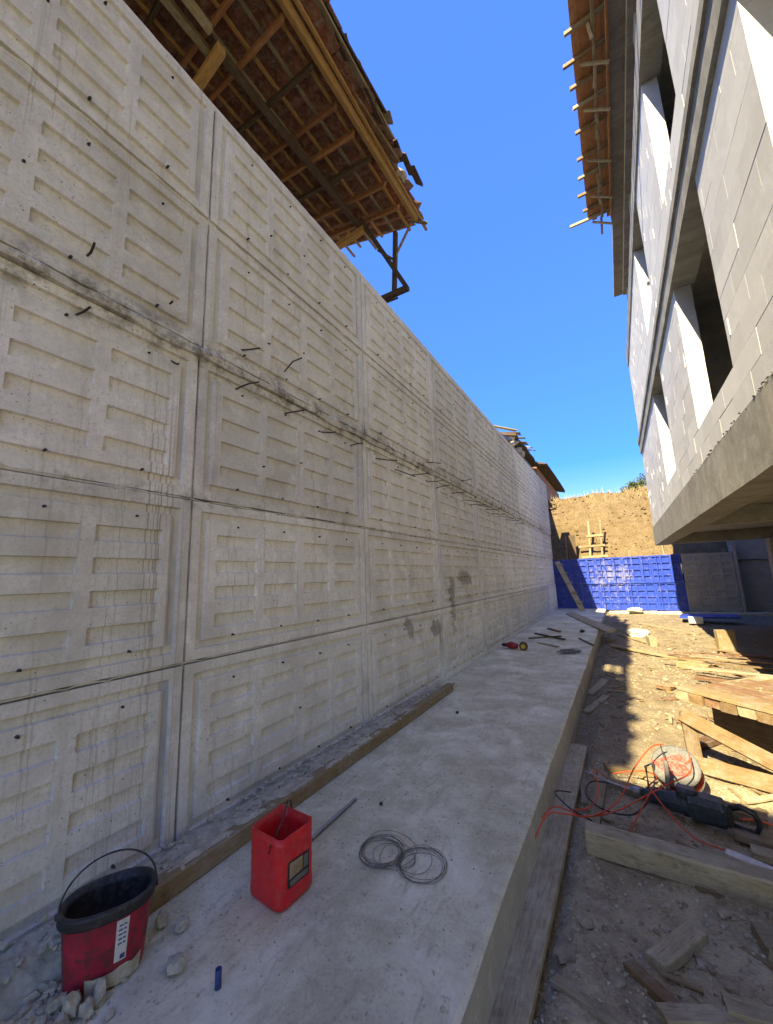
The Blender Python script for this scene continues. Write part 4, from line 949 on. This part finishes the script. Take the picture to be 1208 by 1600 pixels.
gp('plank', (0.10, 3.22), (0.36, 3.17), 0.10, 0.06, M_WNEW, 'wedge-shaped brown offcut behind the heavy timber', 'offcut', taper=0.4, za=0.01)
gp('plank', (0.36, 3.30), (0.62, 3.22), 0.06, 0.05, M_WHITE, 'whitish painted strip behind the heavy timber at the right edge', 'strip', za=0.02)
gp('plank', (0.45, 3.62), (0.95, 3.55), 0.15, 0.05, M_WPALE, 'pale broad board at the right edge beside the demolition hammer', 'board', za=0.03)
gp('plank', (0.30, 3.98), (0.68, 3.9), 0.11, 0.06, M_WPALE, 'pale board lying just behind the demolition hammer', 'board', za=0.02)
gp('plank', (-0.32, 4.22), (0.22, 4.36), 0.09, 0.05, M_WPALE, 'pale board half in shadow behind the cable reel', 'board')
gp('plank', (-0.28, 3.95), (0.10, 3.86), 0.12, 0.04, M_WPALE, 'short pale board under the cable reel', 'board')
gp('plank', (0.5, 3.42), (0.9, 3.40), 0.09, 0.05, M_WOLD, 'dull board at the right edge between hammer and heavy timber', 'board', za=0.02)
gp('plank', (-0.60, 5.95), (-0.36, 6.5), 0.09, 0.03, M_WOLD, 'grey lath lying in the shaded gap beside the slab', 'lath')
gp('plank', (-0.62, 6.9), (-0.40, 7.4), 0.12, 0.03, M_WOLD, 'second grey lath further along the shaded gap beside the slab', 'lath')
gp('plank', (-0.35, 10.5), (1.3, 9.2), 0.09, 0.04, M_WPALE, 'long pale plank crossing the sunlit ground in the middle distance', 'plank', za=0.02)
gp('plank', (-0.25, 12.4), (0.55, 11.0), 0.07, 0.03, M_WPALE, 'slender pale stick beyond the long pale plank on the sunlit ground', 'stick', za=0.02)
gp('plank', (0.72, 9.0), (1.15, 8.75), 0.17, 0.12, M_WPALE, 'short thick yellow block of wood lying on the sunlit ground', 'wood block')
gp('plank', (0.42, 11.4), (0.47, 10.9), 0.14, 0.2, M_WOLD, 'small upright board end with a dark shadow on the sunlit ground', 'board')
gp('plank', (0.35, 14.6), (1.55, 13.0), 0.12, 0.05, M_WOLD, 'dark-edged plank near the foot of the blue formwork', 'plank', za=0.02)
o = plank('post', (1.66, 10.3, gz(1.66, 10.3)-0.02), (1.66, 10.3, 0.28), 0.30, 0.16, M_WPALE, side=(0.2, -1, 0)); tag(o, 'stout sunlit post stub at the edge of the building shadow', 'post')
tag(plank('formwork_panel', (1.5, 15.6, 0.02), (2.9, 15.4, 0.06), 0.8, 0.06, M_BLUE), 'blue formwork panel lying flat in shade by the grey wall', 'formwork panel')
tag(plank('block', (1.62, 14.9, -0.02), (1.95, 14.9, -0.02), 0.2, 0.2, M_BLOCK), 'pale block supporting the flat blue panel in shade', 'block')
stone((0.35, 17.7, 0.03), (0.26, 0.12, 0.1), 3.4, 'white lump of concrete at the foot of the blue formwork', M_STONEW)
stone((0.22, 12.3, -0.10), (0.28, 0.2, 0.10), 6.4, 'pale flat lump lying on the sunlit ground before the formwork', M_STONEW)

# platform of boards
plat = empty('work_platform', (0.9, 5.3, -0.2)); tag(plat, 'low platform of nailed boards at the right edge', 'platform')
A = Vector((0.34, 5.0, 0.34)); B = Vector((1.25, 4.20, 0.34)); ux = (B-A).normalized(); uy = Vector((-ux.y, ux.x, 0)); 
if uy.y < 0: uy = -uy
for k in range(9):
    c = A+ux*(0.065+0.134*k); l0 = rnd.uniform(-0.03, 0.02)
    plank('deck_board', c+uy*l0+Vector((0, 0, -0.05)), c+uy*(1.25+rnd.uniform(0, 0.2))+Vector((0, 0, -0.05)), 0.128, 0.085, rnd.choice((M_WOLD, M_WNEW, M_WNEW, M_WRED)), plat)
for k, (off, mat, zz) in enumerate(((0.07, M_WPALE, 0.012), (0.25, M_WNEW, 0.010), (0.43, M_WRED, 0.010), (0.62, M_WNEW, 0.011), (0.82, M_WRED, 0.012))):
    plank('cross_board', A+uy*off+ux*(0.02+0.03*k)+Vector((0, 0, zz)), B+uy*off+Vector((0, 0, zz)), 0.15, 0.03, mat, plat, roll=rnd.uniform(-.03, .03))
for (u, v) in ((0.10, 0.55), (0.95, 0.5), (0.10, 1.2), (0.95, 1.2)):
    p = A+ux*u+uy*v; plank('leg', (p.x, p.y, -0.26), (p.x, p.y, 0.25), 0.1, 0.08, M_WDARK, plat, side=uy)
plank('back_board', A+uy*0.42+ux*0.05+Vector((0, 0, -0.28)), B+uy*0.42+Vector((0, 0, -0.28)), 0.42, 0.03, M_WDARK, plat, side=uy)
for k in range(13):
    c = A+ux*(0.05+0.085*k)+uy*(0.12+0.2*rnd.random())+Vector((0, 0, -0.095)); mb = MB(); mb.tube([c, c+Vector((rnd.uniform(-.01, .01), rnd.uniform(-.01, .01), -0.05))], 0.003, 5); mb.build('nail', M_NAIL, plat)
mb = MB()
for k in range(150):
    c = A+ux*rnd.gauss(0.72, 0.12)+uy*rnd.gauss(0.6, 0.09)+Vector((0, 0, 0.03)); mb.rock(c, rnd.uniform(0.006, 0.022), k*0.61, 1)
tag(mb.build('chips', M_GRAVEL), 'small heap of stone chips lying on the board platform', 'chips', kind='stuff')
# triangular timber frame in front of the platform
fr = empty('timber_truss', (0.6, 4.5, -0.22)); tag(fr, 'triangular frame of nailed boards standing in front of the platform', 'frame')
plank('upright', (0.385, 4.55, -0.16), (0.375, 4.62, 0.20), 0.105, 0.04, M_WNEW, fr, side=(0.2, -1, 0))
plank('brace', (0.33, 4.60, 0.215), (1.25, 4.36, -0.19), 0.12, 0.04, M_WNEW, fr, side=(0.25, -1, 0.35))
plank('bottom_rail', (0.33, 4.53, -0.165), (1.2, 4.33, -0.19), 0.13, 0.045, M_WNEW, fr, side=(0.2, -1, 0.5))
gp('plank', (0.42, 5.0), (0.62, 5.25), 0.12, 0.05, M_WRED, 'reddish board end lying on the soil inside the triangular frame', 'board', za=0.02)

for k in range(26):
    x = rnd.uniform(0.25, 1.15); y = rnd.choice((rnd.uniform(3.25, 4.4), rnd.uniform(3.2, 4.0), rnd.uniform(5.6, 7.2))); a_ = rnd.uniform(0, 3.14); L = rnd.uniform(0.08, 0.3); dd = Vector((math.cos(a_), math.sin(a_), 0))*L/2
    th = rnd.uniform(0.015, 0.04); zz = gz(x, y)+th/2+rnd.uniform(0, 0.02)
    tag(plank('wood_offcut', (x-dd.x, y-dd.y, zz), (x+dd.x, y+dd.y, zz+rnd.uniform(-0.01, 0.03)), rnd.uniform(0.03, 0.08), th, rnd.choice((M_WOLD, M_WNEW, M_WPALE, M_WRED)), jag=0.02), 'small broken wood offcut lying around the hammer and the board platform', 'offcut', 'broken offcuts around the board platform')
# field of laths behind the platform
LB = 'thin reddish lath lying in the heap of laths behind the board platform'
for k in range(34):
    x = rnd.uniform(0.9, 2.3); y = rnd.uniform(6.6, 10.2); a = rnd.gauss(-0.35, 0.35); L = rnd.uniform(0.5, 1.5); d = Vector((math.cos(a), math.sin(a), 0))*L/2
    zz = -0.17+0.012*(k % 6)+0.02
    o = plank('lath', (x-d.x, y-d.y, zz), (x+d.x, y+d.y, zz+rnd.uniform(-0.02, 0.03)), rnd.uniform(0.03, 0.09), 0.022, rnd.choice((M_WRED, M_WRED, M_WNEW, M_WOLD)))
    tag(o, LB, 'lath', 'laths heaped behind the board platform')
# rubble over the ground, one mass
mb = MB()
for k in range(3300):
    if k < 800: x = SE+0.02+abs(rnd.gauss(0, 0.14)); y = rnd.uniform(1.3, 14)
    elif k < 2200: x = rnd.uniform(-0.3, 1.2); y = 1.8+9*rnd.random()**1.2
    else: x = rnd.uniform(-0.5, 2.5); y = rnd.uniform(4.0, 17.5)
    r = (0.004+0.013*rnd.random()**2)*(2.0 if rnd.random() < 0.05 else 1)*(1+0.06*y)
    mb.rock((x, y, gz(x, y)+r*0.15), r, k*0.43, 1)
for k in range(4200):
    x = rnd.uniform(-0.62, 1.0); y = 1.6+2.8*rnd.random(); r = 0.0025+0.009*rnd.random()**2.5
    mb.rock((x, y, gz(x, y)+r*0.3), r*(1.8 if k % 40 == 0 else 1), k*0.19, 1, mi=1 if k % 4 else 0)
tag(mb.build('rubble', [M_GRAVEL, M_GREYRUB]), 'loose stones and broken bits scattered over the soil', 'rubble', kind='stuff')
mb = MB()
for k in range(260):
    x = rnd.uniform(-0.45, 1.8); y = rnd.uniform(2.2, 15); a = rnd.uniform(0, 3.14); l = rnd.uniform(0.03, 0.13); z = gz(x, y)+0.012
    mb.obox((x, y, z), (l*math.cos(a), l*math.sin(a), rnd.uniform(-.01, .01)), (-0.012*math.sin(a), 0.012*math.cos(a), 0), (0, 0, 0.004))
tag(mb.build('wood_scraps', M_WPALE), 'wood splinters and scraps scattered over the soil', 'scraps', kind='stuff')
for k, (x, y, r, lb) in enumerate(((-0.43, 2.22, 0.075, 'whitish stone beside the long worn board near the bottom edge'), (-0.22, 2.18, 0.05, 'pale stone between the splintered stick and the brown stick'), (0.12, 2.44, 0.045, 'brownish stone right of the short offcut'),
                              (0.20, 2.36, 0.04, 'small brown stone nearest the boards in the bottom right corner'), (-0.36, 2.45, 0.06, 'grey stone on the shaded soil left of the short offcut'), (0.26, 2.80, 0.05, 'brown stone close under the heavy grey timber'))):
    stone((x, y, gz(x, y)+r*0.12), (r*0.72, r*0.58, r*0.33), 3.1*k+0.7, lb, M_GRAVEL)

# demolition hammer
ham = empty('demolition_hammer', (0.2, 3.65, -0.2)); tag(ham, 'dark teal electric demolition hammer lying among boards and cables', 'power tool')
a, b_ = Vector((-0.05, 3.72, -0.135)), Vector((0.50, 3.62, -0.12)); d = (b_-a); hx_ = d.normalized(); hs_ = Vector((0, 0, 1)).cross(hx_).normalized(); hu_ = hx_.cross(hs_)
prof = [(0, 0.026), (0.02, 0.034), (0.09, 0.036), (0.095, 0.046), (0.16, 0.052), (0.17, 0.047), (0.19, 0.054), (0.30, 0.060), (0.305, 0.066), (0.44, 0.068), (0.445, 0.074), (0.60, 0.074)]
mb = MB(); mb.tube([a+d*u for u, r in prof], [r for u, r in prof], 16); mb.build('barrel', M_TOOLB, ham)
def hbox(u0, u1, w0, w1, h0, h1, name, mat, top=1.0):    # rounded housing block along the tool axis
    mb = MB(); rings = []
    for (u, k) in ((u0, 0.8), (u0+0.015, 1.0), ((u0+u1)/2, 1.02), (u1-0.03, 0.97), (u1, 0.72)):
        c = a+d*u; P_ = [(-1, -0.6), (-0.6, -1), (0.6, -1), (1, -0.6), (1, 0.55), (0.62, 1), (-0.62, 1), (-1, 0.55)]
        rings.append([c + hs_*((w0+w1)/2+(w1-w0)/2*x*k) + hu_*((h0+h1)/2+(h1-h0)/2*y*k) for (x, y) in P_])
    mb.v = [tuple(p) for r_ in rings for p in r_]
    for i in range(4):
        for j in range(8): mb.f.append((i*8+j, i*8+(j+1) % 8, (i+1)*8+(j+1) % 8, (i+1)*8+j)); mb.m.append(0)
    mb.f += [tuple(range(7, -1, -1)), tuple(32+j for j in range(8))]; mb.m += [0, 0]
    return mb.build(name, mat, ham)
housing = hbox(0.50, 0.88, -0.075, 0.075, -0.072, 0.088, 'motor_housing', M_TOOLB)
hbox(0.40, 0.62, -0.05, 0.05, 0.03, 0.118, 'gear_cover', M_BLACK)
hbox(0.86, 0.93, -0.055, 0.055, -0.06, 0.07, 'rear_cap', M_BLACK)
mb = MB(); mb.tube([a-d*0.02, a-d*0.10, a-d*0.11, a-d*0.15], [0.030, 0.030, 0.022, 0.018], 12); mb.build('chuck', M_STEEL, ham)
mb = MB(); mb.tube([a-d*0.14, a-d*0.4+Vector((0, 0, 0.015)), a-d*0.72+Vector((0, 0, 0.05))], [0.011, 0.010, 0.005], 6); mb.build('chisel', M_STEEL, ham)
mb = MB(); mb.tube([a+d*0.30+hs_*0.03+hu_*0.05, a+d*0.30+hs_*0.10+hu_*0.12, a+d*0.29+hs_*0.17+hu_*0.20], [0.014, 0.017, 0.015], 9); mb.build('side_handle', M_GREYP, ham, smooth=True)
mb = MB(); mb.tube([a+d*0.92+hu_*0.055, a+d*1.02+hu_*0.075, a+d*1.13+hu_*0.055, a+d*1.17, a+d*1.13-hu_*0.055, a+d*1.02-hu_*0.06, a+d*0.92-hu_*0.05], [0.02, 0.02, 0.019, 0.02, 0.019, 0.018, 0.018], 9); mb.build('rear_handle', M_BLACK, ham, smooth=True)
for k in range(6):
    c = a+d*(0.66+0.026*k)-hs_*0.0765; mb = MB(); mb.obox(c, hx_*0.003, hs_*0.002, hu_*0.035); mb.build('vent', M_TIE, housing)
for (u, h) in ((0.53, 0.055), (0.53, -0.045), (0.85, 0.05)):
    c = a+d*u-hs_*0.076+hu_*h; mb = MB(); mb.tube([c, c-hs_*0.004], 0.006, 8); mb.build('screw', M_STEEL, housing)
# cable reel
rl = empty('cable_reel', (0.2, 4.05, -0.2)); tag(rl, 'grey cable reel with worn red face tilted behind the demolition hammer', 'cable reel')
nv = Vector((-0.18, -0.62, 0.72)).normalized(); c0 = Vector((0.20, 4.02, -0.02)); e1 = nv.cross(Vector((0, 0, 1))).normalized(); e2 = nv.cross(e1)
def disc(c, r, th, mat, name, n=36, ry_=1.0, mi=None, pts=None):
    mb = MB(); tot = [(0, th/2), (r*0.35, th/2), (r*0.9, th/2), (r, th*0.2), (r, -th*0.2), (r*0.9, -th/2), (0, -th/2)]
    for (q, h) in tot:
        for k in range(n): t = 2*math.pi*k/n; mb.v.append(c+e1*(q*math.cos(t))+e2*(q*ry_*math.sin(t))+nv*h)
    for i in range(len(tot)-1):
        for j in range(n): k = (j+1) % n; mb.f.append((i*n+j, i*n+k, (i+1)*n+k, (i+1)*n+j)); mb.m.append(0)
    return mb.build(name, mat, rl, smooth=True)
disc(c0, 0.165, 0.022, M_GREYP, 'flange'); disc(c0-nv*0.12, 0.165, 0.02, M_GREYP, 'flange'); disc(c0-nv*0.06, 0.09, 0.11, M_BLACK, 'drum')
mb = MB(); n = 40
ring_ = [c0+nv*0.0155+e1*((0.115+0.03*math.sin(3*t+1)+0.015*math.sin(7*t))*math.cos(t))+e2*((0.085+0.02*math.sin(2*t))*math.sin(t)) for t in [2*math.pi*k/n for k in range(n)]]
mb.add(ring_+[c0+nv*0.016], [(k, (k+1) % n, n) for k in range(n)]); mb.build('red_face', M_REDPAINT, rl)
mb = MB()
for k in range(9):
    mb.tube([c0-nv*(0.02+0.01*k)+e1*((0.13+0.012*(k % 3))*math.cos(2*math.pi*i/28))+e2*((0.13+0.012*(k % 3))*math.sin(2*math.pi*i/28)) for i in range(28)], 0.006, 5, closed=True)
mb.build('wound_cable', M_ORANGE, rl, smooth=True)
mb = MB(); mb.tube([(0.0, 3.95, -0.19), (-0.005, 3.97, -0.04), (0.05, 4.0, -0.02), (0.055, 4.0, -0.14)], 0.011, 7); mb.tube([(-0.02, 3.93, -0.19), (0.10, 3.98, -0.19)], 0.011, 7); mb.build('stand', M_BLACK, rl)
# cables
def spline(pts, n=10):
    P = [Vector(p) for p in pts]; P = [P[0]]+P+[P[-1]]; out = []
    for i in range(1, len(P)-2):
        for k in range(n):
            t = k/n; a, b_, c, d = P[i-1:i+3]
            out.append(0.5*((2*b_)+(c-a)*t+(2*a-5*b_+4*c-d)*t*t+(3*b_-a-3*c+d)*t**3))
    return out+[P[-2]]
def cable(pts, r, mat, label):
    mb = MB(); mb.tube(spline(pts), r, 6); tag(mb.build('cable', mat, smooth=True, origin=pts[0]), label, 'cable')
cable([(0.14, 4.0, 0.14), (0.05, 3.92, 0.13), (-0.08, 3.75, 0.02), (-0.20, 3.45, -0.10), (-0.36, 3.2, -0.12), (-0.50, 3.05, -0.07), (-0.6, 2.95, -0.05), (-0.66, 2.75, -0.12)], 0.0048, M_ORANGE, 'orange cable looping from the reel across to the slab edge')
cable([(0.30, 4.0, 0.10), (0.28, 3.86, 0.02), (0.12, 3.72, -0.04), (-0.02, 3.62, -0.10), (-0.22, 3.38, -0.14), (-0.40, 3.18, -0.12), (-0.58, 3.08, -0.06), (-0.68, 3.0, -0.16)], 0.0048, M_ORANGE, 'orange cable crossing low over the hammer towards the slab edge')
cable([(-0.30, 3.95, -0.18), (-0.36, 3.75, -0.05), (-0.33, 3.52, -0.10), (-0.38, 3.3, -0.12), (-0.46, 3.15, -0.08)], 0.0045, M_ORANGE, 'orange cable rising in a loop beside the chisel tip')
cable([(0.02, 3.66, -0.06), (-0.06, 3.5, -0.14), (-0.13, 3.32, -0.19), (-0.14, 3.25, -0.2)], 0.0045, M_ORANGE, 'orange cable end hanging down in front of the chuck')
cable([(0.0, 3.62, -0.04), (0.10, 3.48, -0.12), (0.22, 3.36, -0.18), (0.40, 3.34, -0.19)], 0.0045, M_ORANGE, 'orange cable running along the near side of the hammer')
cable([(0.50, 3.62, -0.12), (0.62, 3.6, -0.10), (0.85, 3.52, -0.12), (1.1, 3.5, -0.1)], 0.006, M_ORANGE, 'orange cable leaving the rear of the hammer to the right edge')
cable([(-0.25, 4.05, -0.18), (-0.1, 4.1, -0.15), (0.0, 4.02, -0.1), (0.06, 3.9, -0.08), (0.0, 3.78, -0.1)], 0.0045, M_ORANGE, 'orange cable lying on the pale board left of the reel')
cable([(0.0, 3.62, -0.12), (-0.12, 3.45, -0.17), (-0.3, 3.42, -0.17), (-0.42, 3.55, -0.16), (-0.40, 3.75, -0.15), (-0.25, 3.8, -0.15)], 0.006, M_BLACK, 'black cable curling on the soil under the chisel')
cable([(0.12, 4.02, 0.12), (0.13, 3.93, 0.075), (0.15, 3.87, 0.02), (0.19, 3.84, -0.04)], 0.004, M_BLACK, 'black cable hanging over the red face of the reel')
cable([(-0.50, 3.35, -0.07), (-0.60, 3.28, -0.06), (-0.48, 3.12, -0.065), (-0.36, 3.2, -0.15)], 0.005, M_BLACK, 'black cable loop lying on the long worn board')
